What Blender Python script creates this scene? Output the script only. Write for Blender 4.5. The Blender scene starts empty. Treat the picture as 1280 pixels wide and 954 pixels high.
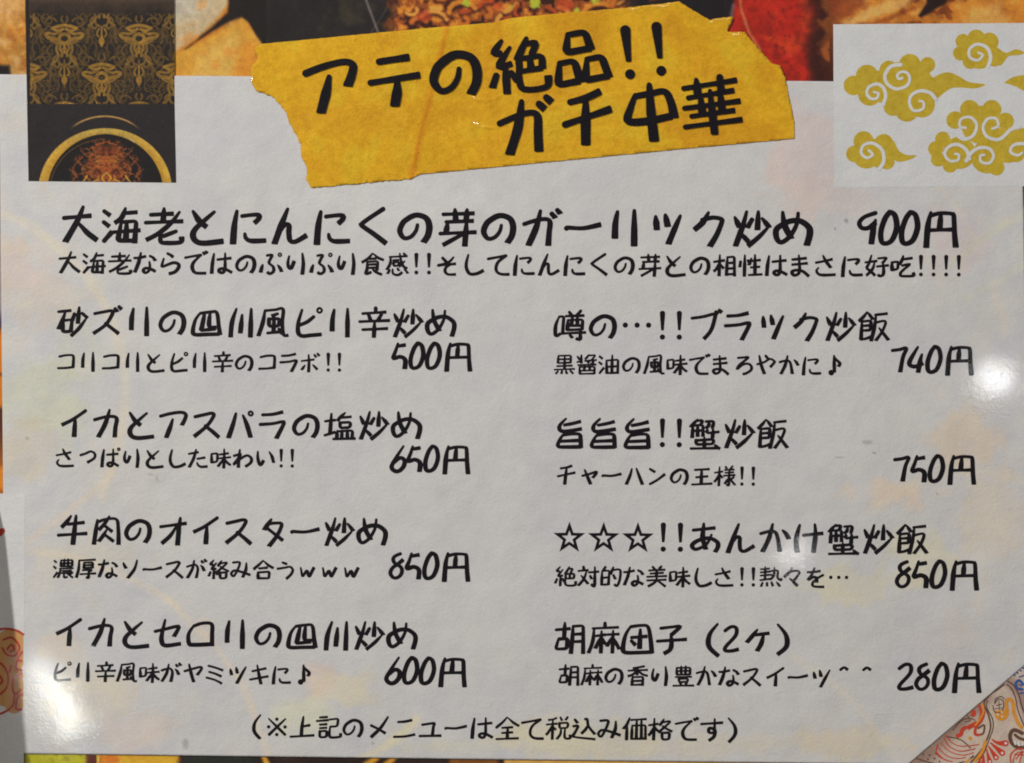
# Close-up of a laminated hand-lettered menu page with tape title and pasted prints.
import bpy, bmesh, math, random
import numpy as np
from mathutils import Vector, Matrix

random.seed(4)
S = bpy.context.scene
COL = S.collection
R = math.radians

# ------------------------------------------------------------------ camera
DIST, TILT, FPX, IW, IH = 0.25, R(5.4), 1778.0, 1280.0, 954.0
cam_d = bpy.data.cameras.new('camera')
cam_d.lens = 36.0 * FPX / IW
cam_d.sensor_width = 36
cam_d.clip_start, cam_d.clip_end = 0.01, 20
cam = bpy.data.objects.new('camera', cam_d)
COL.objects.link(cam)
CAM = Vector((0, -math.sin(TILT) * DIST, math.cos(TILT) * DIST))
cam.location = CAM
cam.rotation_euler = (TILT, 0, 0)
S.camera = cam

# ------------------------------------------------------------------ light
world = bpy.data.worlds.new('World')
S.world = world
world.use_nodes = True
bg = world.node_tree.nodes['Background']
bg.inputs['Color'].default_value = (0.93, 0.95, 1.0, 1)
bg.inputs['Strength'].default_value = 0.085


def W(px, py, z=0.0):
    """survey point of the photograph -> point on the page (height z)"""
    dx, dy, dz = (px - IW / 2) / FPX, -(py - IH / 2) / FPX, -1.0
    c, s = math.cos(TILT), math.sin(TILT)
    wx, wy, wz = dx, dy * c - dz * s, dy * s + dz * c
    t = (z - CAM.z) / wz
    return (CAM.x + wx * t, CAM.y + wy * t, z)


def Wn(px, py, z=0.0):
    dx, dy, dz = (px - IW / 2) / FPX, -(py - IH / 2) / FPX, -1.0
    c, s = math.cos(TILT), math.sin(TILT)
    wy, wz = dy * c - dz * s, dy * s + dz * c
    t = (z - CAM.z) / wz
    return np.stack([CAM.x + dx * t, CAM.y + wy * t, np.zeros_like(t) + z], -1)


def lamp(name, kind, loc, power, color, target=(0, 0, 0), **kw):
    d = bpy.data.lights.new(name, kind)
    d.energy, d.color = power, color
    for k, v in kw.items():
        setattr(d, k, v)
    o = bpy.data.objects.new(name, d)
    COL.objects.link(o)
    o.location = loc
    o.rotation_euler = (Vector(target) - Vector(loc)).to_track_quat('-Z', 'Y').to_euler()
    return o


def mirror(px, py, h):
    p = Vector(W(px, py))
    d = p - CAM
    d.z = -d.z
    return p + d * (h / d.z)


lamp('key_lamp', 'AREA', (-0.50, 0.35, 0.60), 4.7, (1.0, 0.985, 0.955), size=0.05, shape='DISK')  # key light put at the left so the edge shade is thrown
lamp('top_fill', 'AREA', (0.10, 0.55, 0.60), 0.75, (0.90, 0.95, 1.0), size=0.10, shape='DISK')  # added soft fill from the top, in place of ambient light
lamp('warm_fill', 'AREA', (0.75, -0.25, 0.75), 1.35, (1.0, 0.90, 0.76), size=0.12, shape='DISK')  # added warm fill that tints the right side of the page
lamp('glare_bulb', 'POINT', mirror(1244, 474, 1.0), 0.18, (0.95, 0.97, 1.0), shadow_soft_size=0.011)
lamp('glare_bulb', 'POINT', mirror(991, 692, 1.0), 0.05, (0.98, 0.98, 1.0), shadow_soft_size=0.004)
a, b = mirror(44, 822, 1.0), mirror(96, 922, 1.0)
streak = lamp('streak_lamp', 'AREA', (a + b) / 2, 0.085, (0.97, 1.0, 0.95), shape='ELLIPSE',
            size=(b - a).length * 1.05, size_y=0.011)  # added lamp, stretched to draw the glare out into a streak
xax = (b - a).normalized()
zax = ((a + b) / 2 - Vector(W(60, 860))).normalized()
yax = zax.cross(xax).normalized()
xax = yax.cross(zax)
streak.rotation_euler = Matrix((xax, yax, zax)).transposed().to_euler()

lamp('glare_bulb', 'POINT', mirror(88, 902, 1.0), 0.035, (0.97, 1.0, 0.95), shadow_soft_size=0.010)  # extra bulb added to swell the streak's lower end into a teardrop
S.view_settings.view_transform = 'Standard'
S.view_settings.look = 'None'
S.view_settings.exposure = 0
S.view_settings.gamma = 1
S.cycles.max_bounces = 5
S.cycles.filter_width = 1.9

# ------------------------------------------------------------------ colour helpers
LIGHT = 0.72      # page radiance for a white surface, used to turn seen colours into albedo


def lin(c):
    c = np.asarray(c, float) / 255.0
    return np.where(c <= 0.04045, c / 12.92, ((c + 0.055) / 1.055) ** 2.4)


def alb(r, g, b):
    return tuple(np.clip(lin((r, g, b)) / LIGHT, 0.003, 0.86)) + (1,)


_rs = np.random.RandomState(11)
_perm = _rs.rand(256, 256)


def vnoise(x, y):
    xi, yi = np.floor(x).astype(int), np.floor(y).astype(int)
    fx, fy = x - xi, y - yi
    fx, fy = fx * fx * (3 - 2 * fx), fy * fy * (3 - 2 * fy)
    g = lambda i, j: _perm[(yi + j) % 256, (xi + i) % 256]
    return (g(0, 0) * (1 - fx) + g(1, 0) * fx) * (1 - fy) + (g(0, 1) * (1 - fx) + g(1, 1) * fx) * fy


def fbm(x, y, sc, o=4, seed=0):
    v, a, t = 0, 1.0, 0
    x, y = x / sc + seed * 17.3, y / sc + seed * 9.1
    for _ in range(o):
        v = v + a * vnoise(x, y)
        t += a
        a *= .55
        x, y = x * 2.03 + 5.2, y * 2.03 + 1.7
    return v / t


def sstep(a, b, x):
    t = np.clip((x - a) / (b - a), 0, 1)
    return t * t * (3 - 2 * t)


def dseg(x, y, pts):
    """distance to a polyline"""
    d = np.full(x.shape, 1e9)
    for (x0, y0), (x1, y1) in zip(pts[:-1], pts[1:]):
        vx, vy = x1 - x0, y1 - y0
        L = vx * vx + vy * vy + 1e-9
        t = np.clip(((x - x0) * vx + (y - y0) * vy) / L, 0, 1)
        d = np.minimum(d, np.hypot(x - x0 - t * vx, y - y0 - t * vy))
    return d


def spoly(x, y, pts):
    """signed distance to polygon, negative inside"""
    d = dseg(x, y, pts + pts[:1])
    ins = np.zeros(x.shape, bool)
    for (x0, y0), (x1, y1) in zip(pts, pts[1:] + pts[:1]):
        c = (y0 > y) != (y1 > y)
        if y1 != y0:
            ins ^= c & (x < (x1 - x0) * (y - y0) / (y1 - y0) + x0)
    return np.where(ins, -d, d)


class Paint:
    """a print, painted in print coordinates; colours as they look on the page"""
    def __init__(s, x, y, base):
        s.x, s.y = x, y
        s.c = np.zeros(x.shape + (3,)) + np.array(base, float)

    def mix(s, m, col):
        m = np.clip(m, 0, 1)[..., None]
        s.c = s.c * (1 - m) + np.array(col, float) * m

    def poly(s, pts, col, soft=2, a=1.0, wob=0, seed=1):
        d = spoly(s.x, s.y, pts)
        if wob:
            d = d + (fbm(s.x, s.y, 14, 3, seed) - .5) * wob
        s.mix(a * sstep(soft, -soft, d), col)
        return d

    def line(s, pts, w, col, soft=1, a=1.0, wob=0, seed=1):
        d = dseg(s.x, s.y, pts)
        if wob:
            d = d + (fbm(s.x, s.y, 10, 3, seed) - .5) * wob
        s.mix(a * sstep(w / 2 + soft, w / 2 - soft, d), col)

    def mottle(s, sc, amp, seed=3, m=1.0):
        n = (fbm(s.x, s.y, sc, 4, seed) - .5) * 2
        s.c = s.c * (1 + (n * amp * m)[..., None])


# ------------------------------------------------------------------ materials
MATS = {}


def laminate(name, color=None, attr=False, fibre=0.5, coat=1.0, rough=0.065, ink=False, var=0.05, grain_col=None,
             bump_scale=1.0):
    """paper print under a glossy laminate film"""
    m = bpy.data.materials.new(name)
    m.use_nodes = True
    nt = m.node_tree
    N, L = nt.nodes, nt.links
    b = N['Principled BSDF']
    tc = N.new('ShaderNodeTexCoord')

    def noise(scale, detail=3, rough_=.55, stretch=None):
        n = N.new('ShaderNodeTexNoise')
        n.inputs['Scale'].default_value = scale
        n.inputs['Detail'].default_value = detail
        n.inputs['Roughness'].default_value = rough_
        if stretch:
            mp = N.new('ShaderNodeMapping')
            mp.inputs['Scale'].default_value = stretch
            mp.inputs['Rotation'].default_value = (0, 0, stretch[2])
            L.new(tc.outputs['Object'], mp.inputs[0])
            L.new(mp.outputs[0], n.inputs['Vector'])
        else:
            L.new(tc.outputs['Object'], n.inputs['Vector'])
        return n.outputs['Fac']

    def math_(op, a_, b_):
        n = N.new('ShaderNodeMath')
        n.operation = op
        for i, v in enumerate((a_, b_)):
            if isinstance(v, (int, float)):
                n.inputs[i].default_value = v
            else:
                L.new(v, n.inputs[i])
        return n.outputs[0]

    def ramp(f, lo, hi, c0, c1):
        r = N.new('ShaderNodeValToRGB')
        r.color_ramp.elements[0].position, r.color_ramp.elements[1].position = lo, hi
        r.color_ramp.elements[0].color, r.color_ramp.elements[1].color = c0, c1
        L.new(f, r.inputs[0])
        return r.outputs[0]

    def mul(a_, b_, blend='MULTIPLY', f=1.0):
        n = N.new('ShaderNodeMix')
        n.data_type = 'RGBA'
        n.blend_type = blend
        n.inputs['Factor'].default_value = f
        L.new(a_, n.inputs[6])
        L.new(b_, n.inputs[7])
        return n.outputs[2]

    if attr:
        a_ = N.new('ShaderNodeAttribute')
        a_.attribute_name = 'Col'
        base = a_.outputs['Color']
    else:
        rgb = N.new('ShaderNodeRGB')
        rgb.outputs[0].default_value = color
        base = rgb.outputs[0]
    g = lambda v: (v, v, v, 1)
    if grain_col:
        base = mul(base, ramp(noise(900, 5, .7), .36, .64, grain_col[0], grain_col[1]))
    base = mul(base, ramp(noise(3400, 2, .6), .3, .7, g(1 - var), g(1 + var)))
    base = mul(base, ramp(noise(240, 4, .6), .3, .7, (1 - var * .8, 1 - var * .9, 1 - var * .6, 1),
                          (1 + var * .6, 1 + var * .5, 1 + var * .3, 1)))
    L.new(base, b.inputs['Base Color'])
    b.inputs['Roughness'].default_value = 0.75 if not ink else 0.6
    b.inputs['Specular IOR Level'].default_value = 0.25 if not ink else 0.1
    b.inputs['Coat Weight'].default_value = coat
    b.inputs['Coat Roughness'].default_value = rough
    b.inputs['Coat IOR'].default_value = 1.5
    # fibres pressed through the film, and slow waves of the film itself
    fine = math_('ADD', math_('MULTIPLY', noise(2100, 4, .65), 1.5), math_('MULTIPLY', noise(900, 2, .6), 1.1))
    creases = noise(300, 4, .65, (1.0, 2.6, .5))
    crease_l = math_('MAXIMUM', math_('SUBTRACT', 1.0, math_('MULTIPLY', math_('ABSOLUTE', math_(
        'SUBTRACT', noise(70, 3, .6, (1.0, 2.2, .6)), 0.5), 0), 60.0)), 0.0)
    crease_l = math_('MULTIPLY', crease_l, math_('MAXIMUM', math_('SUBTRACT', noise(60, 2, .5), .52), 0.0))
    crease_l = math_('ADD', math_('MULTIPLY', crease_l, 2.2), math_('MULTIPLY', creases, .9))
    slow = math_('ADD', math_('MULTIPLY', noise(45, 3, .5), 26.0), crease_l)
    bp = N.new('ShaderNodeBump')
    bp.inputs['Strength'].default_value = 1
    bp.inputs['Distance'].default_value = 0.00011 * fibre * bump_scale
    L.new(math_('ADD', fine, slow), bp.inputs['Height'])
    L.new(bp.outputs[0], b.inputs['Normal'])
    bc = N.new('ShaderNodeBump')
    bc.inputs['Strength'].default_value = 1
    bc.inputs['Distance'].default_value = 0.0000017
    L.new(math_('ADD', fine, slow), bc.inputs['Height'])
    L.new(bc.outputs[0], b.inputs['Coat Normal'])
    MATS[name] = m
    return m


def plain(name, color, rough=.6):
    m = bpy.data.materials.new(name)
    m.use_nodes = True
    nt = m.node_tree
    b = nt.nodes['Principled BSDF']
    n = nt.nodes.new('ShaderNodeTexNoise')
    n.inputs['Scale'].default_value = 30
    n.inputs['Detail'].default_value = 6
    r = nt.nodes.new('ShaderNodeValToRGB')
    r.color_ramp.elements[0].color = tuple(v * .7 for v in color[:3]) + (1,)
    r.color_ramp.elements[1].color = tuple(min(1, v * 1.3) for v in color[:3]) + (1,)
    nt.links.new(n.outputs['Fac'], r.inputs[0])
    nt.links.new(r.outputs[0], b.inputs['Base Color'])
    b.inputs['Roughness'].default_value = rough
    return m


M_sheet = laminate('sheet_print', attr=True, var=.05)
M_photo = laminate('photo_print', attr=True, var=.10)
M_edge = laminate('paper_edge', alb(190, 188, 182))
M_card = laminate('card_paper', alb(197, 196, 194), var=.05)
M_ink = laminate('black_ink', (0.007, 0.005, 0.007, 1), ink=True, var=.15)
M_tape = laminate('yellow_tape', alb(203, 158, 22), var=.05, fibre=.8,
                  grain_col=((.90, .84, .62, 1), (1.08, 1.10, 1.2, 1)))
M_gold = laminate('gold_print', alb(182, 156, 44), var=.07,
                  grain_col=((.90, .86, .6, 1), (1.05, 1.06, 1.2, 1)))
M_table = plain('dark_wood', (.05, .03, .02, 1))


# ------------------------------------------------------------------ object helpers
def thing(name, label, cat, at=(640, 477), z=0.0, group=None):
    o = bpy.data.objects.new(name, None)
    COL.objects.link(o)
    o.location = W(*at, z)
    o.empty_display_size = .01
    o['label'] = label
    o['category'] = cat
    if group:
        o['group'] = group
    return o


def link(name, me, mat, parent=None, label=None):
    if mat:
        me.materials.append(mat)
    o = bpy.data.objects.new(name, me)
    COL.objects.link(o)
    if parent:
        o.parent = parent
        o.matrix_parent_inverse = Matrix.Translation(parent.location).inverted()
    if label:
        o['label'] = label
    return o


def mesh(name, verts, faces):
    me = bpy.data.meshes.new(name)
    me.from_pydata(verts, [], faces)
    me.update()
    return me


def slab(name, pts, ztop, thick, mat, parent=None, label=None):
    """a sheet with the outline pts, top face at ztop"""
    n = len(pts)
    v = [W(x, y, ztop) for x, y in pts] + [W(x, y, ztop)[:2] + (ztop - thick,) for x, y in pts]
    area = sum(v[i][0] * v[(i + 1) % n][1] - v[(i + 1) % n][0] * v[i][1] for i in range(n))
    f = [tuple(range(n)) if area > 0 else tuple(reversed(range(n)))]
    for i in range(n):
        j = (i + 1) % n
        f.append((i, i + n, j + n, j) if area > 0 else (j, j + n, i + n, i))
    return link(name, mesh(name, v, f), mat, parent, label)


def printed(name, X, Y, fn, z, mat, parent, label=None, thick=0):
    """a sheet whose print is painted on a fine grid; X, Y arrays of survey points (rows, cols)"""
    h, w = X.shape
    P = Wn(X, Y, z)
    col = fn(X, Y)
    col = np.clip(lin(np.clip(col, 0, 255)) / LIGHT, 0.003, 0.86)
    i = np.arange(h * w).reshape(h, w)
    q = np.stack([i[:-1, :-1], i[1:, :-1], i[1:, 1:], i[:-1, 1:]], -1).reshape(-1, 4)
    co = P.reshape(-1, 3)
    cc = col.reshape(-1, 3)
    thick = thick or 0
    # rim
    rim = np.concatenate([i[0, :], i[1:, -1], i[-1, -2::-1], i[-2:0:-1, 0]])
    low = co[rim].copy()
    low[:, 2] -= thick
    n0 = len(co)
    k = len(rim)
    r = np.arange(k)
    side = np.stack([rim, rim[(r + 1) % k], n0 + (r + 1) % k, n0 + r], -1)
    co = np.concatenate([co, low])
    cc = np.concatenate([cc, cc[rim]])
    if thick:
        q = np.concatenate([q, side])
    else:
        co, cc = co[:n0], cc[:n0]
    me = bpy.data.meshes.new(name)
    me.vertices.add(len(co))
    me.vertices.foreach_set('co', co.astype(np.float32).ravel())
    me.loops.add(len(q) * 4)
    me.loops.foreach_set('vertex_index', q.astype(np.int32).ravel())
    me.polygons.add(len(q))
    me.polygons.foreach_set('loop_start', np.arange(0, len(q) * 4, 4, dtype=np.int32))
    me.update(calc_edges=True)
    at = me.color_attributes.new('Col', 'FLOAT_COLOR', 'POINT')
    at.data.foreach_set('color', np.concatenate([cc, np.ones((len(cc), 1))], 1).astype(np.float32).ravel())
    return link(name, me, mat, parent, label)


def grid(x0, x1, y0, y1, step):
    nx, ny = int((x1 - x0) / step) + 1, int((y1 - y0) / step) + 1
    return np.meshgrid(np.linspace(x0, x1, nx), np.linspace(y0, y1, ny))


# ------------------------------------------------------------------ pen strokes
def catmull(p, n=7):
    if len(p) < 3:
        return p
    q = [p[0]] + p + [p[-1]]
    out = []
    for i in range(1, len(q) - 2):
        a, b, c, d = q[i - 1:i + 3]
        for k in range(n):
            t = k / n
            out.append(tuple(.5 * (2 * b[m] + (c[m] - a[m]) * t + (2 * a[m] - 5 * b[m] + 4 * c[m] - d[m]) * t * t +
                                   (3 * b[m] - a[m] - 3 * c[m] + d[m]) * t ** 3) for m in (0, 1)))
    out.append(p[-1])
    return out


def soften(p, r):
    if len(p) < 3:
        return p
    out = [p[0]]
    for a, b, c in zip(p[:-2], p[1:-1], p[2:]):
        la, lc = math.dist(a, b), math.dist(b, c)
        ra, rc = min(r, la * .45), min(r, lc * .45)
        s = (b[0] + (a[0] - b[0]) * ra / max(la, 1e-6), b[1] + (a[1] - b[1]) * ra / max(la, 1e-6))
        e = (b[0] + (c[0] - b[0]) * rc / max(lc, 1e-6), b[1] + (c[1] - b[1]) * rc / max(lc, 1e-6))
        for t in (0, .33, .67, 1):
            out.append(((1 - t) ** 2 * s[0] + 2 * t * (1 - t) * b[0] + t * t * e[0],
                        (1 - t) ** 2 * s[1] + 2 * t * (1 - t) * b[1] + t * t * e[1]))
    out.append(p[-1])
    return out


def resample(p, step):
    L = [0]
    for a, b in zip(p[:-1], p[1:]):
        L.append(L[-1] + math.dist(a, b))
    n = max(2, int(L[-1] / step) + 1)
    out, j = [], 0
    for k in range(n + 1):
        s = L[-1] * k / n
        while j < len(L) - 2 and L[j + 1] < s:
            j += 1
        t = (s - L[j]) / max(L[j + 1] - L[j], 1e-9)
        out.append((p[j][0] + (p[j + 1][0] - p[j][0]) * t, p[j][1] + (p[j + 1][1] - p[j][1]) * t))
    return out, L[-1]


class Pen:
    """collects strokes (survey units) into one mesh"""
    def __init__(s, z):
        s.v, s.f, s.z, s.k = [], [], z, 0

    def poly(s, pts):
        s.k += 1
        z = s.z + 0.000002 * (s.k % 14)
        n = len(s.v)
        s.v += [W(x, y, z) for x, y in pts]
        a = sum(pts[i][0] * pts[(i + 1) % len(pts)][1] - pts[(i + 1) % len(pts)][0] * pts[i][1]
                for i in range(len(pts)))
        r = list(range(n, n + len(pts)))
        s.f.append(tuple(r if a < 0 else r[::-1]))

    def stroke(s, p, wfn, blunt=True, step=2.0, nib=0.0):
        """p list of points, wfn(t, length) half width"""
        p, Ltot = resample(p, step)
        n = len(p)
        le, ri, T = [], [], []
        for i in range(n):
            a, b = p[max(0, i - 1)], p[min(n - 1, i + 1)]
            tx, ty = b[0] - a[0], b[1] - a[1]
            l = math.hypot(tx, ty) or 1
            tx, ty = tx / l, ty / l
            T.append((tx, ty))
            h = wfn(i / (n - 1)) * (1 - nib * abs(tx) ** 1.6)
            le.append((p[i][0] + ty * h, p[i][1] - tx * h))
            ri.append((p[i][0] - ty * h, p[i][1] + tx * h))
        s.k += 1
        z = s.z + 0.000008 * (s.k % 7)
        base = len(s.v)
        for i, (a, b) in enumerate(zip(le, ri)):
            zz = z + .000007 * i / n
            s.v.append(W(*a, zz))
            s.v.append(W(*b, zz))
        for i in range(n - 1):
            s.f.append((base + 2 * i, base + 2 * i + 1, base + 2 * i + 3, base + 2 * i + 2))

        h0 = wfn(0) * (1 - nib * abs(T[0][0]) ** 1.6)
        h1 = wfn(1) * (1 - nib * abs(T[-1][0]) ** 1.6)
        # start cap (round)
        b0 = len(s.v)
        m = 6
        for j in range(1, m):
            a = math.pi * j / m
            x = p[0][0] + T[0][1] * h0 * math.cos(a) - T[0][0] * h0 * math.sin(a) * .9
            y = p[0][1] - T[0][0] * h0 * math.cos(a) - T[0][1] * h0 * math.sin(a) * .9
            s.v.append(W(x, y, z))
        s.f.append((base + 1, base) + tuple(range(b0, b0 + m - 1)))
        # end cap (blunt nib, cut level on downstrokes)
        b0 = len(s.v)
        tx, ty = T[-1]
        q = .28 if blunt else .95
        sh = 0.0
        if blunt and ty > .75:
            sh = tx / ty * .8
        i1 = base + 2 * (n - 1)
        for j in range(1, m):
            a = math.pi * j / m
            ca, sa = math.cos(a), math.sin(a)
            if blunt:
                ca = math.copysign(abs(ca) ** .55, ca)
                sa = sa ** .6
            ex = q * sa + sh * ca * .9 * sa ** .5
            x = p[-1][0] + ty * h1 * ca + tx * h1 * ex
            y = p[-1][1] - tx * h1 * ca + ty * h1 * ex
            s.v.append(W(x, y, z))
        s.f.append((i1, i1 + 1) + tuple(range(b0 + m - 2, b0 - 1, -1)))

    def disc(s, cx, cy, r, n=18):
        s.poly([(cx + r * math.cos(6.2832 * i / n), cy + r * math.sin(6.2832 * i / n)) for i in range(n)])

    def ring(s, cx, cy, r, w):
        p = [(cx + r * math.cos(6.2832 * i / 16), cy + r * math.sin(6.2832 * i / 16)) for i in range(17)]
        s.stroke(p, lambda t: w, False, step=max(.5, r / 3))

    def build(s, name, mat, parent, label=None):
        me = mesh(name, s.v, s.f)
        bm = bmesh.new()
        bm.from_mesh(me)
        for f in bm.faces:
            if f.normal.z < 0:
                f.normal_flip()
        bm.to_mesh(me)
        bm.free()
        return link(name, me, mat, parent, label)


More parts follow.
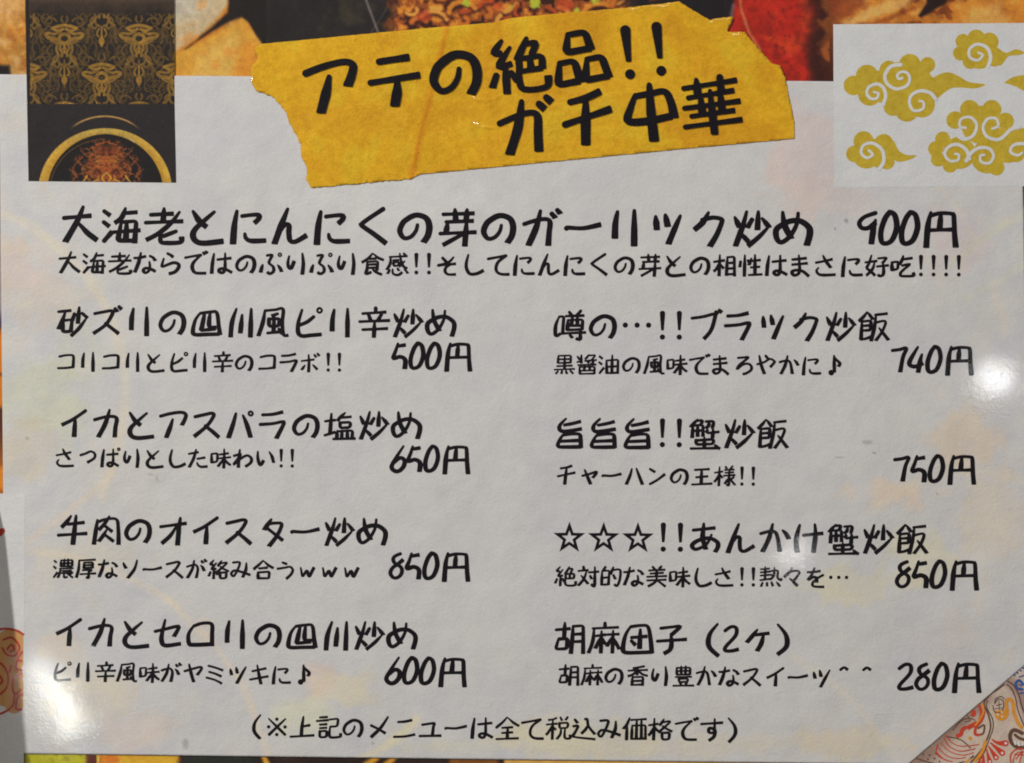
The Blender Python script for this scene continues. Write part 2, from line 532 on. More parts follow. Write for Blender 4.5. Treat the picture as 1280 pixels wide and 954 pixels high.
# ------------------------------------------------------------------ the hand lettering
# every glyph: strokes of xxyy points in a 100 x 100 cell; ~ smooth, o ring, . dot, v bang, * star
G = {}
GLYPHS = r'''
大|1034 7528|~5607 4437 2768 1490|4445 6770 8986
海|0617 2027|0543 1853|0688 2566|~5710 4832 3245|5022 8519|4743 3987 8287|4743 8340 7992|2867 9262|~6044 5884
老|1725 7122|4910 4740|0544 9440|~8618 6545 3570 0785|~4362 4188 5592 8890 9178|7864 4776
と|1816 3340 5053|~6917 4538 2458 1873 2587 4592 9087
に|~2315 1750 1493|~3527 5824 7524 7533 6543|~4269 4580 5886 9285
ん|~4409 2850 1392|~2660 3747 4748 4765 5084 6387 8972
く|~7208 3632 2144 2148 5068 7990
の|~5445 5060 3874 2277 1262 1646 2634 5022 7429 8248 7970 6986
芽|1520 8917|4308 4532|7208 7032|2238 8735|2640 2264|0866 9462|7136 6795|6068 1593
カ|~1238 4629 7028 7936 7560 7389|~5708 4548 2489
ガ|~0842 4032 6230 7038 6862 6692|~4710 3750 1992|7417 8226|8708 9416
ー|~0952 1350 5051 9142
リ|~3111 2640 2574|7108 7192
ッ|2222 2553|4518 5145|~8120 6850 5387
ク|~4812 3535 1553|~3330 5824 7827 8034 6865 5292
炒|1123 2246|~3909 3140 1391|5228 4147|2662 4380|6709 6552|7625 9346|~9047 6870 4391
め|~2510 3042 4672|~6212 5840 4268 2282 1172 1052 2440 4431 6731 8745 9062 8388
0|~2909 1824 0855 1080 2284 3674 4645 4218 3410 3009
2|~0724 2512 4016 3838 1070 0882 2683 4778
4|~2910 0650 0664 2268 4458|~4132 3650 3085
5|~1910 1330 0555 2450 3855 4265 4086|1818 4214
6|~4109 1845 0572 1585 2984 4270 4452 3045 1060
7|~0321 2518 4514 3540 2784
8|~3611 2018 1428 2040 3852 4068 3081 1683 0670 1254 2842 4429
9|~4511 1821 0635 1247 2847 4534|~4528 4050 3585
円|~2809 2140 1793|~2717 5011 7812 8318 8560 8892|5213 4949|2452 8450
な|~0630 2529 5223|~3209 2348 0886|~6822 8028 8940|~6645 6862 6480 5089 4279 5270 7073 9083
ら|~3812 5018 6026|~2332 1848 1664 3856 6248 8053 8266 6884 4492
で|0828 3822 7217|~7217 4838 3755 3773 5088 9089|8008 8614|9004 9610
て|0828 4022 8015|~8015 5038 4060 4378 6088 9289
は|~2212 1650 1390|3635 9029|~6610 6640 6572 5687 4282 4672 6572 9386
ぷ|~3218 5216 4434 4048 5662 5880 4490 3384|~1555 1070 0784|~7556 8570 9082|o831507
り|~2020 1545 1863 2868 4040|~7210 7650 7292
食|~5008 3328 0844|5410 7226 9434|3930 6528|~2942 2968 2489 4582|2942 7239 6964|2953 6951|2966 6964|~4866 6080 8792|7270 6078
感|1822 8818|~2222 2048 0772|3235 5534|3443 3458 5456 5541 3443|~5808 6440 7460 8866|7838 5560|7408 8216|1874 1088|~3070 3288 5293 6882|5068 5576|7870 9086
!|v24122462|.248308
そ|2825 4240|~7222 4845 1055|1055 8048|~6050 4262 3878 5090 8090
し|~3012 2245 2470 3888 6586 9074
相|0436 4630|2709 2492|~2540 1562 0374|2948 4262|~5718 5550 5390|5618 8415 8592|5541 8339|5563 8361|5486 8484
性|0935 0656|3830 4744|2609 2493|5222 4248|5232 8828|6608 6688|5058 8655|4288 9585
ま|1426 7020|1446 7440|~4009 4240 4370 3684 2088 1374 3068 5572 8092
さ|0838 4032 7324|~3610 4630 6657|~1858 1070 2084 4487 8585
好|~2808 1840 1058 2672 4288|~4036 3262 0888|0436 5030|5420 9016 7238|~7238 7660 7484 6090 5584|5052 9647
吃|0836 1068|0836 3432 3262 1066|~5410 4828 3844|4824 9018|~5048 8042 6060 4476 4488 6090 9488 9376
砂|0722 4518|~2822 1850 0773|2248 2082 4380|2248 4845 4482|6908 6556|5528 4848|7826 9440|~9042 6872 4594
ズ|~1527 4521 6618 6828 4860 1286|4856 8786|7612 8220|8806 9513
ス|~1427 4021 6516 7024 5054 1286|4554 6872 8688
四|~3222 1645 0980 1888 5087 8886|~3224 6020 8022 8660 9087|4424 3474|~6023 5862 7866|3475 7670
川|~3910 2650 2294|5628 5182|8310 8194
風|~2414 1850 0590|~2415 5512 7810 7650 8086 9488|6224 4430|3640 3662 6660 6838 3640|5230 5080|3282 7078|6670 7684
ピ|~3512 2450 2480 3690 6088 9385|~7032 5048 2658|o871308
辛|5505 5520|1622 8617|3426 4042|7224 6242|0746 9742|1670 9166|5245 5093
コ|~2126 5020 7820 8430 8274|1578 5077 8672
ラ|~1720 4818 7811|~1049 4846 7840 8048 5990
ボ|0543 6236|~3615 3850 3692|2062 0582|5560 7580|6216 7025|7610 8419
噂|~1824 0850 0880 2274|1824 3222 2876|4810 5418|8206 7218|3822 9220|4434 4264|4434 8832 8662|5822 5450|7222 7250|4450 8650|4263 8661|3273 9770|~8066 8090 6888|5078 5786
…|.144808|.494808|.834808
ブ|~1127 4522 7814 8022 6862 4788|8208 8814|9203 9909
飯|~3007 2020 0634|3309 4728|1535 1288|1535 4232 4060|1548 4046|1562 4060|~1288 2885 4578|5415 9011|~5616 5250 4292|~5638 8434 7662 5691|6654 9389
黒|2212 2044|2212 7810 7642|2028 7626|2044 7642|5012 4972|1658 8455|0574 9570|2082 1092|3880 3692|5680 6092|7578 8891
醤|2408 2444|0816 1628|0640 2434|~5806 4820 4026|6010 8808 7030 5040|4034 9230|7830 7646 6646|5036 5844|1053 9050|1662 1892|1662 8460 8292|4052 3680|6052 6278|1878 8276|1892 8290
油|0614 1824|0440 1650|0688 2564|3632 3890|3632 8828 8690|6208 6088|3860 8757|3888 8786
味|0830 1070|0830 3626 3464 1068|4632 8626|4050 9644|~6608 6650 6494|~6450 5070 3886|6650 8070 9580
ろ|~2218 4816 6814 6024 3048 1868 4448 6844 8256 8072 6086 4490
や|~0846 4036 6422 8230 8438 6658|4508 5621|~1708 2650 4088
か|~0836 3030 4830 5745 6487|~4308 3348 1488|~7226 8236 9050
♪|5006 5280|~5010 6024 7640 7054|.388213
イ|~8511 4638 1454|5436 5189
ア|~1026 4018 7214 8620 8434 7552|~4735 4058 2890
パ|~3716 2850 1589|~5822 7050 8187|o811607
塩|0538 3634|2415 2072|0480 3670|~6512 5224 4236|5227 8424|5042 5058 8056 8240 5042|4266 4090|4268 8865 8690|5667 5588|7266 7288|3091 9689
っ|~1637 3830 6220 8030 7850 4770
ぱ|~2212 1650 1390|3635 8630|~6410 6440 6372 5487 4082 4472 6372 8886|o891006
た|0630 5022|~3910 2850 0890|~4552 6848 8046|~4470 4880 6288 9086
わ|~3710 3250 3090|~1038 4030 2850 0878 4448 7036 8848 8668 6286
い|~1818 1848 2676 3476 4458|~7020 8240 9068
旨|~3908 2226 2040 3546 8538|~3427 6022 8216|~3056 2072 1690 4092 8491|~3057 5853 7854 8265 8393|2275 8072
蟹|~2808 1620 0830|2612 4410 3822|1426 1262|1426 4424 4458|2824 2858|1342 4440|5214 7612 7232 6832|~6214 6026 5234|5848 9244|5840 5246|7436 7262|2470 7666 7480 2482 2470|4862 4890|0894 9092|8084 9494
チ|~2420 5016 7408|1255 8838|5018 4742 4290
ャ|~2052 5044 8034 8042 6660|~3026 4050 5688
ハ|~3820 3050 1488|~5818 7050 8588
ン|1820 4033|~1886 5068 8442
王|1622 8018|4622 4484|2255 7450|0487 9382
様|0434 4028|2508 2292|~2340 1262 0274|2844 3856|5208 5818|8205 7218|4822 9019|5034 8831|4447 9443|6819 6692 5686|6656 4882|8852 7662|7060 9488
牛|~4609 3426 1843|3634 8628|0867 9461|6108 5294
肉|2520 1593|~2527 5018 8218 8850 8993|~6109 4830 3050|4838 7055|~5350 4268 3084|5066 7484
オ|1539 9228|7412 7040 6693|~6140 4466 1989
タ|~4714 3630 2645|~4127 6025 7828 6660 4194|3440 8277
濃|0614 1622|0440 1450|0488 2066|3612 3640|3612 8810 8638|3626 8624|5206 5038|6805 6838|3640 8638|3050 9247|~3450 3070 2290|4260 8458|4070 9067|5070 5092 6686|8472 7078|6270 9090
厚|1812 9208|~1812 1650 0590|4022 4048|4022 8020 7846|4034 7832|4046 7844|3456 8054 6064|6064 6292 5088|2474 9470
ソ|~1822 2232 3046|~8010 6850 3890
が|~0638 3030 4630 5548 4888|~3810 3048 0888|~6832 7640 8456|7212 7820|8606 9214
絡|~2608 1226 2428|~3820 1848 3846|2846 2692|1262 0480|3660 4474|~6210 5028 4434|~5822 8618 7036 4062|5838 7046 9458|5464 5690 8288 8462 5464
み|~1418 4016 4426 3060 1680 0668 2054 5260 9274|~7420 7250 5884
合|~5008 3028 0648|5412 7430 9642|3244 7040|2662 2890|2662 7858 7688 2688
う|3817 5824|~1645 4840 7236 8450 7670 5590
w|2040 2882 4850 5882 8038
☆|*
あ|1127 7520|4208 3850 4882|~6540 5068 2083 0872 2458 5650 8060 8474 7690
け|~2210 1250 1488|3340 9034|~6608 6840 6290
絶|~2608 1226 2428|~3820 1848 3846|2846 2692|1262 0480|3660 4474|~6608 5626 4840|6018 8215 7234|5040 5060|5040 8838 8658|6840 6858|5060 8658|~5040 4880 6090 9088 9472
対|2808 3020|0626 5022|~4226 3060 0690|1846 4882|5232 9628|~7808 7850 7692 6284|5848 6460
的|~2408 1622|1026 0888|1026 4223 3886|0956 4053|0886 3884|~6008 5226 4640|~5622 8820 8860 7690 6484|6044 6860
美|3206 4016|7004 6014|1622 8618|2236 8032|0850 9446|5018 4848|0866 9262|~5050 4472 1292|5466 8892
熱|0614 4611|2604 2640|0628 4824|0642 4838|2640 2460|0462 4856|~5022 8020 8050 9462 9654|~6606 6440 4860|5238 6446|1474 0890|3474 3488|5472 6088|7670 9088
々|~4208 3028 1048|~3226 6020 7626 6448 4668|3454 6886
を|~1226 4524 6820|~4208 3038 1460 3448 5050 5270|~8038 5056 3474 4088 8490
セ|~0944 4236 7528 8032 6658|~3909 3050 2972 4086 8680
ロ|~2624 1050 1178 2483 8280|~2626 5018 7820 8050 8085
ヤ|~1040 5028 8220 8630 6856|~3008 4050 5288
ミ|~1814 5022 8434|~2242 5050 7862|~1068 4878 8094
ツ|1828 2454|4420 5046|~8818 7050 4892
キ|1836 8022|0874 9058|~4009 4850 5894
胡|1025 5221|3604 3445|1850 0982 4280 4450 1852|~6014 5850 5494|6014 9012 9094|5838 8936|5660 8958
麻|5404 5414|1820 9416|~2220 1858 0692|2842 5638|4428 4292|4048 2678|4650 5666|6038 9636|7826 7692|7446 6072|7846 9680
団|~3012 1440 0780 1690 5090 9388|~3014 6010 8014 8850 9290|3246 7842|5822 5678|3256 4468
子|~1818 5014 7512 6226 4838|~4838 5058 4680 2892|0856 9450
（|~8504 6235 6070 8898
）|~1204 3635 3868 1292
(|~3604 1435 1268 3496
)|~1404 3835 4068 1698
ケ|~5220 3838 2257|4236 8730|~7035 6460 5282
香|~7808 5014 3018|1028 9424|5014 4846|~4628 3044 0852|5228 7244 9450|2856 2692|2856 7454 7292|2773 7371|2690 7288
豊|2014 2244|2014 8012 7842|4006 4042|6005 5842|2228 7826|2244 7842|1654 8652|3062 7060 6874 3276 3062|3478 4086|6678 6086|0692 9690
※|1818 8482|8418 1882|.502007|.508007|.185007|.825007
上|~5410 4850 4684|5048 8042|0488 9682
記|1812 4810|0626 5222|1840 4638|1854 4652|1866 1890 4488 4664 1866|5620 9016 8646 5848|~5848 5684 7090 9886 9874
メ|~8408 5650 1888|1842 4454 7472
ニ|~2428 5026 7820|~0886 5084 9076
ュ|~1838 4434 6632 6244 5878|0882 9280
全|~5006 3028 0648|5410 7428 9640|3048 7245|3068 7265|5248 5088|0892 9488
税|~4208 2814 1016|0434 4630|2816 2692|~2440 1262 0274|3044 4054|5806 6418|8604 7816|5428 5448 8646 8826 5428|~6048 5870 4490|~7648 7478 8088 9686 9474
込|1414 2426|~0840 2638 1858 0678|~0680 2884 9490|~5412 6212 6840 9270|~6634 5652 4068
価|~2806 1830 0448|1834 1692|3414 9410|3836 3690|3836 9034 9090|5614 5488|7413 7488|3688 9086
格|0434 4028|2508 2292|~2340 1262 0274|2844 3856|~6210 5028 4434|~5822 8618 7036 4062|5838 7046 9458|5464 5690 8288 8462 5464
す|0828 9222|~6008 6040 5660 3860 4044 6050 5876 3892
品|3210 2638 6635|3210 6008 6636|1454 0888 4385|1454 3852 4486|5852 5285 9082|5852 8250 9083
テ|2820 7618|~1152 5050 9048|~5452 5270 4692
中|~3020 2040 1460 4064 8460|~3022 5820 7820 8640 8862|~5406 5250 5296
華|0818 9414|3006 3030|6806 6828|1434 8830|0650 9648|1664 8662|0480 9678|3434 3464|6632 6664|5026 5096
^|~3416 5006 6616
'''
for ln in GLYPHS.strip().splitlines():
    ch, _, rest = ln.partition('|')
    G[ch] = rest.split('|')
G[' '] = []
HALF = set('0123456789!()')


def pt4(s):
    return (int(s[:2]), int(s[2:]))


def letter(pen, ch, ox, oy, em, ang, wt):
    """draw one glyph, cell's left-centre at (ox, oy)"""
    ca, sa = math.cos(ang), math.sin(ang)
    u = em / 100.0

    def T(p):
        x, y = p[0] * u, (p[1] - 50) * u
        return (ox + x * ca - y * sa, oy + x * sa + y * ca)
    nst = len(G[ch])
    wt *= 1.2
    dense = wt * (1.0 if nst <= 5 else 0.90 if nst <= 9 else .80)
    for st in G[ch]:
        if st[0] == 'o':
            x, y, r = int(st[1:3]), int(st[3:5]), int(st[5:7])
            c = T((x, y))
            pen.ring(c[0], c[1], r * u * .85, wt * u * .24)
        elif st[0] == '.':
            c = T((int(st[1:3]), int(st[3:5])))
            pen.disc(c[0], c[1], int(st[5:7]) * u)
        elif st[0] == 'v':
            a, b = T(pt4(st[1:5])), T(pt4(st[5:9]))
            pen.stroke([a, b], lambda t: wt * u * (.56 - .27 * t), True, step=1.5)
        elif st[0] == '*':
            o, i_ = [], []
            for k in range(10):
                r = 49 if k % 2 == 0 else 20
                a = -math.pi / 2 + k * math.pi / 5
                o.append(T((50 + r * math.cos(a), 53 + r * math.sin(a))))
                r *= .47
                i_.append(T((50 + r * math.cos(a), 53 + r * math.sin(a))))
            for k in range(10):
                j = (k + 1) % 10
                b = len(pen.v)
                pen.v += [W(*q, pen.z) for q in (o[k], o[j], i_[j], i_[k])]
                pen.f.append((b, b + 1, b + 2, b + 3))
        else:
            sm = st[0] == '~'
            raw = [pt4(q) for q in (st[1:] if sm else st).split()]
            dx, dy = raw[1][0] - raw[0][0], raw[1][1] - raw[0][1]
            L = sum(math.dist(a, b) for a, b in zip(raw[:-1], raw[1:]))
            down = dy > abs(dx) * .8
            closed = ch in '0' or (raw[0] == raw[-1])
            p = catmull(raw) if sm else soften(raw, 7)
            p = [T(q) for q in p]
            ph = random.random() * 6
            hw = dense * u * .5

            def wf(t, down=down, closed=closed, L=L, ph=ph, hw=hw, dxx=dx):
                k = 1.0
                if not closed:
                    if down and L > 22:
                        k = .56 + .52 * min(1, t / .5) ** .8
                    else:
                        k = .90 + .14 * t
                        if L > 60 and not down:
                            k *= 1 - .10 * math.sin(math.pi * t)
                return hw * k * (1 + .035 * math.sin(ph + t * 7))
            pen.stroke(p, wf, not closed, step=max(.8, em * .035), nib=.18 if nst <= 2 else .24)


def line_mesh(pen, text, x0, y0, x1, y1, wt=12.0):
    units = sum(.5 if c in HALF else 1 for c in text)
    Lx = math.hypot(x1 - x0, y1 - y0)
    em = Lx / units
    ang = math.atan2(y1 - y0, x1 - x0)
    u = 0
    for c in text:
        letter(pen, c, x0 + (x1 - x0) * u / units, y0 + (y1 - y0) * u / units, em, ang, wt)
        u += .5 if c in HALF else 1


def lettering(name, text, x0, y0, x1, y1, z, parent, wt=12.0):
    pen = Pen(z)
    line_mesh(pen, text, x0, y0, x1, y1, wt)
    return pen.build(name, M_ink, parent)


# ================================================================== the setting
tt = slab('table_top', [(-3200, -2600), (4500, -2600), (4500, 3600), (-3200, 3600)], -0.0012, 0.03, M_table)
tt['kind'] = 'structure'


# ================================================================== photo collage board
board = thing('photo_board', 'laminated collage board of food photos lying under the white menu sheet', 'board',
              (640, 477), -0.001)
slab('backing', [(-90, -110), (1375, -110), (1375, 1030), (-90, 1030)], -0.00010, 0.0010,
     laminate('board_backing', alb(120, 96, 70)), board)


def potato(x, y):
    p = Paint(x, y, (190, 128, 48))
    p.mottle(26, .3, 5)
    p.mix(sstep(.5, .7, fbm(x, y, 12, 4, 17)) * .4, (226, 186, 120))
    p.mix(sstep(.45, .3, fbm(x, y, 14, 4, 27)) * .5, (168, 92, 26))
    # left slice, brown orange with pale patches
    p.mix(sstep(.45, .75, fbm(x, y, 22, 4, 7)) * (x < 60), (205, 160, 96))
    p.poly([(-60, 78), (12, 82), (14, 100), (-60, 110)], (22, 18, 16), 3)
    p.poly([(-60, -60), (24, -60), (30, 10), (20, 22), (-60, 20)], (214, 170, 120), 10, .55)
    # right: pale slice and the dark gap
    p.poly([(200, -60), (268, -60), (286, 8), (262, 34), (228, 60), (200, 66)], (196, 178, 142), 6, .9, 8)
    p.poly([(206, -30), (250, -30), (262, 4), (240, 22), (206, 30)], (188, 184, 172), 9, .6, 6)
    p.line([(292, 2), (272, 34), (232, 62), (222, 72)], 9, (205, 118, 28), 3, .85, 3)
    p.poly([(214, 106), (214, 70), (246, 54), (290, 32), (304, 20), (322, 44), (345, 106)], (212, 152, 52), 3, 1, 5)
    p.poly([(240, 100), (246, 66), (296, 40), (300, 70), (290, 104)], (216, 176, 92), 9, .6, 8)
    p.poly([(288, 106), (300, 60), (316, 50), (345, 106)], (222, 140, 40), 7, .7, 8)
    p.poly([(272, -60), (286, 2), (284, 16), (262, 36), (231, 62), (262, 42), (288, 26), (302, 22), (309, 27),
            (318, 42), (332, 60), (400, 60), (400, -60)], (30, 22, 16), 2.2, 1, 2)
    p.c = p.c * .95
    p.mix((x > 210) * sstep(.5, .72, fbm(x, y, 15, 4, 37)) * .45 * sstep(70, 110, p.c[..., 0]), (204, 124, 40))
    p.mottle(5, .12, 9)
    return p.c


def noodles(x, y):
    p = Paint(x, y, (36, 30, 28))
    p.mottle(40, .35, 2)
    p.mix(sstep(.55, .8, fbm(x, y, 30, 3, 12)) * .5, (70, 62, 42))
    p.line([(448, -30), (459, 4), (474, 44), (480, 60)], 2.2, (128, 118, 112), 1.5, .85)
    p.line([(484, 10), (468, 34), (458, 52)], .8, (110, 102, 96), .8, .6)
    n = (x > 478).astype(float)
    m = sstep(478, 500, x + (fbm(x, y, 12, 3, 5) - .5) * 30) * sstep(800, 770, x)
    p.mix(m * .95, (150, 74, 26))
    f1 = fbm(x, y, 11, 4, 21)
    p.mix(m * sstep(.50, .66, f1), (208, 128, 40))
    p.mix(m * sstep(.46, .34, f1), (52, 24, 16))
    rnd = random.Random(5)
    for k in range(46):
        cx, cy = rnd.uniform(490, 790), rnd.uniform(-30, 42)
        a = rnd.uniform(0, 6.28)
        r = rnd.uniform(7, 22)
        pts = [(cx + r * math.cos(a + t * .5), cy + r * .7 * math.sin(a + t * .5)) for t in range(rnd.randint(3, 7))]
        p.line([(q[0], q[1] + 3) for q in pts], 7, (58, 22, 12), 2.5, .75)
        p.line(pts, rnd.uniform(3.5, 6.5), rnd.choice([(212, 130, 38), (196, 104, 34), (222, 150, 60), (176, 70, 28)]),
               1.6, .92)
    for cx, cy, r in ((583, 2, 7), (668, 4, 9), (744, -2, 8), (720, 14, 6), (640, 9, 4)):
        p.mix(sstep(r, r - 4, np.hypot(x - cx, y - cy) + (fbm(x, y, 4, 2, 8) - .5) * 6), (170, 172, 46))
    for cx, cy, r in ((530, 20, 12), (706, 6, 14), (622, 8, 9)):
        p.mix(.7 * sstep(r, r - 6, np.hypot(x - cx, (y - cy) * 1.3)), (176, 62, 30))
    # dark end and orange wedge beside the sauce
    d = sstep(778, 800, x + (fbm(x, y, 14, 3, 3) - .5) * 26)
    p.mix(d, (26, 20, 22))
    p.poly([(800, -40), (856, -40), (846, -6), (812, 2)], (170, 76, 24), 4, .9, 6)
    p.mottle(4, .12, 6)
    return p.c


def sauce(x, y):
    p = Paint(x, y, (160, 32, 18))
    p.mottle(30, .25, 8)
    p.mix(sstep(.5, .72, fbm(x, y, 22, 4, 4)) * .6, (200, 66, 26))
    p.mix(sstep(.55, .7, fbm(x, y, 9, 3, 44)) * .35, (104, 22, 14))
    p.poly([(880, -60), (922, -60), (916, 20), (905, 46), (880, 50)], (30, 22, 24), 3)
    p.line([(923, -30), (926, 10), (936, 40), (950, 62)], 3, (196, 120, 76), 1.8, .8, 2)
    p.line([(917, 6), (912, 30), (903, 44)], 4, (126, 108, 112), 2, .6, 2)
    # darker right flank of the pot
    p.mix(sstep(1000, 1024, x + (fbm(x, y, 20, 3, 14) - .5) * 24), (58, 22, 14))
    p.mix(sstep(1022, 1034, x + (fbm(x, y, 12, 3, 15) - .5) * 26) * sstep(110, 20, y), (118, 62, 24))
    for k in range(60):
        r = random.Random(k)
        cx, cy = r.uniform(935, 1015), r.uniform(0, 104)
        p.mix(r.uniform(.1, .55) * sstep(1.2, .4, np.hypot((x - cx) / r.uniform(1, 3), (y - cy) / r.uniform(1, 4)) + (fbm(x, y, 3, 2, k) - .5)), (92, 18, 14))
    p.line([(1042, 52), (1030, 62), (1036, 74)], 8, (176, 92, 34), 3, .7, 4)
    p.mottle(5, .12, 6)
    return p.c


def chicken(x, y):
    p = Paint(x, y, (180, 108, 36))
    p.mottle(30, .28, 18)
    f = fbm(x, y, 18, 4, 31)
    p.mix(sstep(.5, .68, f) * .8, (212, 150, 68))
    p.mix(sstep(.44, .32, f) * .8, (104, 44, 18))
    e_ = sstep(110, 20, y)[..., None]
    ec = np.array((58, 22, 14.)) * (1 - e_) + np.array((118, 62, 24.)) * e_
    em_ = sstep(1056, 1038, x)[..., None]
    p.c = p.c * (1 - em_) + ec * em_
    p.poly([(1046, -60), (1075, -60), (1082, 8), (1060, 26), (1030, 16)], (128, 52, 24), 7, .75, 12)
    p.line([(1060, 30), (1095, 14), (1130, 2), (1150, -20)], 12, (218, 168, 92), 5, .8, 8)
    p.line([(1068, 38), (1110, 24), (1142, 10)], 5, (138, 66, 22), 3, .7, 5)
    p.poly([(1147, 20), (1158, 4), (1156, -40), (1210, -40), (1182, 4), (1160, 18), (1151, 22)], (34, 20, 16), 1.8, 1, 2)
    p.poly([(1186, 34), (1200, 8), (1228, -30), (1300, -30), (1300, 34)], (206, 132, 44), 9, .7, 14)
    p.poly([(1200, 34), (1216, 12), (1250, 4), (1262, 34)], (226, 178, 100), 8, .55, 10)
    p.mottle(5, .12, 6)
    return p.c


def bottom(x, y):
    p = Paint(x, y, (44, 28, 20))
    p.mottle(30, .4, 3)
    p.poly([(30, 930), (108, 930), (112, 960), (120, 1030), (30, 1030)], (178, 172, 30), 3, 1, 6)
    p.mix(((x > 30) & (x < 112)) * sstep(.5, .7, fbm(x, y, 7, 3, 3)) * .6, (128, 120, 16))
    p.poly([(108, 930), (128, 930), (126, 952), (122, 975), (108, 975)], (92, 34, 18), 3, .9, 5)
    p.poly([(126, 930), (158, 930), (170, 1030), (122, 1030)], (212, 118, 34), 3, 1, 8)
    p.mix(((x > 120) & (x < 170)) * sstep(.52, .64, fbm(x, y, 8, 3, 13)), (226, 168, 56))
    p.poly([(150, 930), (226, 930), (222, 960), (230, 1030), (156, 1030)], (216, 158, 44), 4, 1, 5)
    p.mix(sstep(226, 234, x) * sstep(330, 310, x) * .7, (36, 46, 38))
    for a, b in (((325, 935), (342, 975)), ((450, 962), (484, 938)), ((470, 968), (500, 940))):
        p.line([a, b], 7, (226, 158, 48), 2.5, .9, 3)
    p.poly([(560, 938), (620, 938), (640, 1000), (560, 1000)], (140, 86, 24), 6, .8, 12)
    p.poly([(628, 938), (1150, 938), (1150, 1030), (640, 1030)], (206, 158, 82), 3, 1, 6)
    p.mottle(5, .12, 6)
    return p.c


def sliver_left(x, y):
    p = Paint(x, y, (214, 118, 26))
    f = fbm(x * 0.4, y, 26, 3, 8)
    p.mix(sstep(.52, .42, f), (80, 36, 22))
    p.mix(sstep(418, 406, y), (64, 52, 78))
    p.mix(sstep(410, 380, y), (150, 142, 136))
    p.mix(sstep(520, 600, y) * .6, (222, 132, 20))
    return p.c


def sliver_right(x, y):
    p = Paint(x, y, (120, 24, 34))
    p.mix(sstep(252, 262, y) * sstep(292, 282, y), (206, 150, 52))
    p.mix(sstep(318, 326, y) * sstep(346, 338, y), (206, 140, 60))
    p.mix(sstep(330, 345, y), (150, 36, 44))
    p.mix(sstep(362, 372, y), (66, 50, 110))
    p.mix(sstep(388, 400, y), (150, 142, 140))
    p.mottle(10, .15, 5)
    return p.c


printed('food_photo', *grid(-80, 334, -90, 112, 1.6), potato, 0, M_photo, board, 'fried potato slices photo')
printed('food_photo', *grid(333, 904, -90, 112, 1.6), noodles, 0.00002, M_photo, board, 'stir fried noodles photo')
printed('food_photo', *grid(903, 1038, -90, 112, 1.6), sauce, 0, M_photo, board, 'red sauce photo')
printed('food_photo', *grid(1037, 1360, -90, 112, 1.6), chicken, 0.00002, M_photo, board, 'golden fried chicken photo')
printed('food_photo', *grid(-80, 1120, 925, 1020, 1.8), bottom, 0, M_photo, board, 'strip of vegetable and egg dish photo')
printed('food_photo', *grid(-80, 20, 112, 700, 4), sliver_left, 0, M_photo, board, 'orange photo edge')
printed('food_photo', *grid(1262, 1360, 112, 430, 4), sliver_right, 0, M_photo, board, 'dark red photo edge')


# ================================================================== patterned paper, lower right
pat = thing('patterned_paper', 'pale paper with red, orange and blue scroll pattern at the lower right corner',
            'patterned paper', (1230, 900), 0)


def pat_paint(x, y):
    p = Paint(x, y, (194, 176, 158))
    d = (x - 1135) * (832 - 954) / 145 * -1 + (y - 954) * 1.0   # distance measure below the cut
    p.mix(sstep(.5, .66, fbm(x, y, 12, 3, 41)) * .35, (182, 160, 146))
    p.line([(1146, 952), (1165, 930), (1205, 893), (1228, 868)], 26, (128, 98, 84), 10, .75, 6)
    p.line([(1262, 852), (1276, 868), (1290, 905)], 14, (140, 108, 100), 5, .7, 3)
    return p.c


printed('paper', *grid(1100, 1372, 800, 1022, 1.6), pat_paint, 0.00012, M_photo, pat)


def Z(x, y):       # survey of the enlarged corner
    return (1040 + x / 4.917, 760 + y / 4.917)


def strokes(name, col, items, z, parent, label=None, conv=Z, k=1 / 4.917):
    m = laminate(name + '_ink', alb(*col), var=.1)
    pen = Pen(z)
    for w, pts in items:
        if len(pts) == 1:
            c = conv(*pts[0])
            pen.disc(c[0], c[1], w * k)
            continue
        q = [conv(*a) for a in catmull([tuple(b) for b in pts], 6)]
        w *= 1.15
        if w > 0:
            pen.stroke(q, lambda t, w=w: w * k * .5, False, step=.8)
        else:       # teardrop
            pen.stroke(q, lambda t, w=w: -w * k * .5 * (.25 + .75 * t ** 1.2), False, step=.8)
    return pen.build(name, m, parent, label)


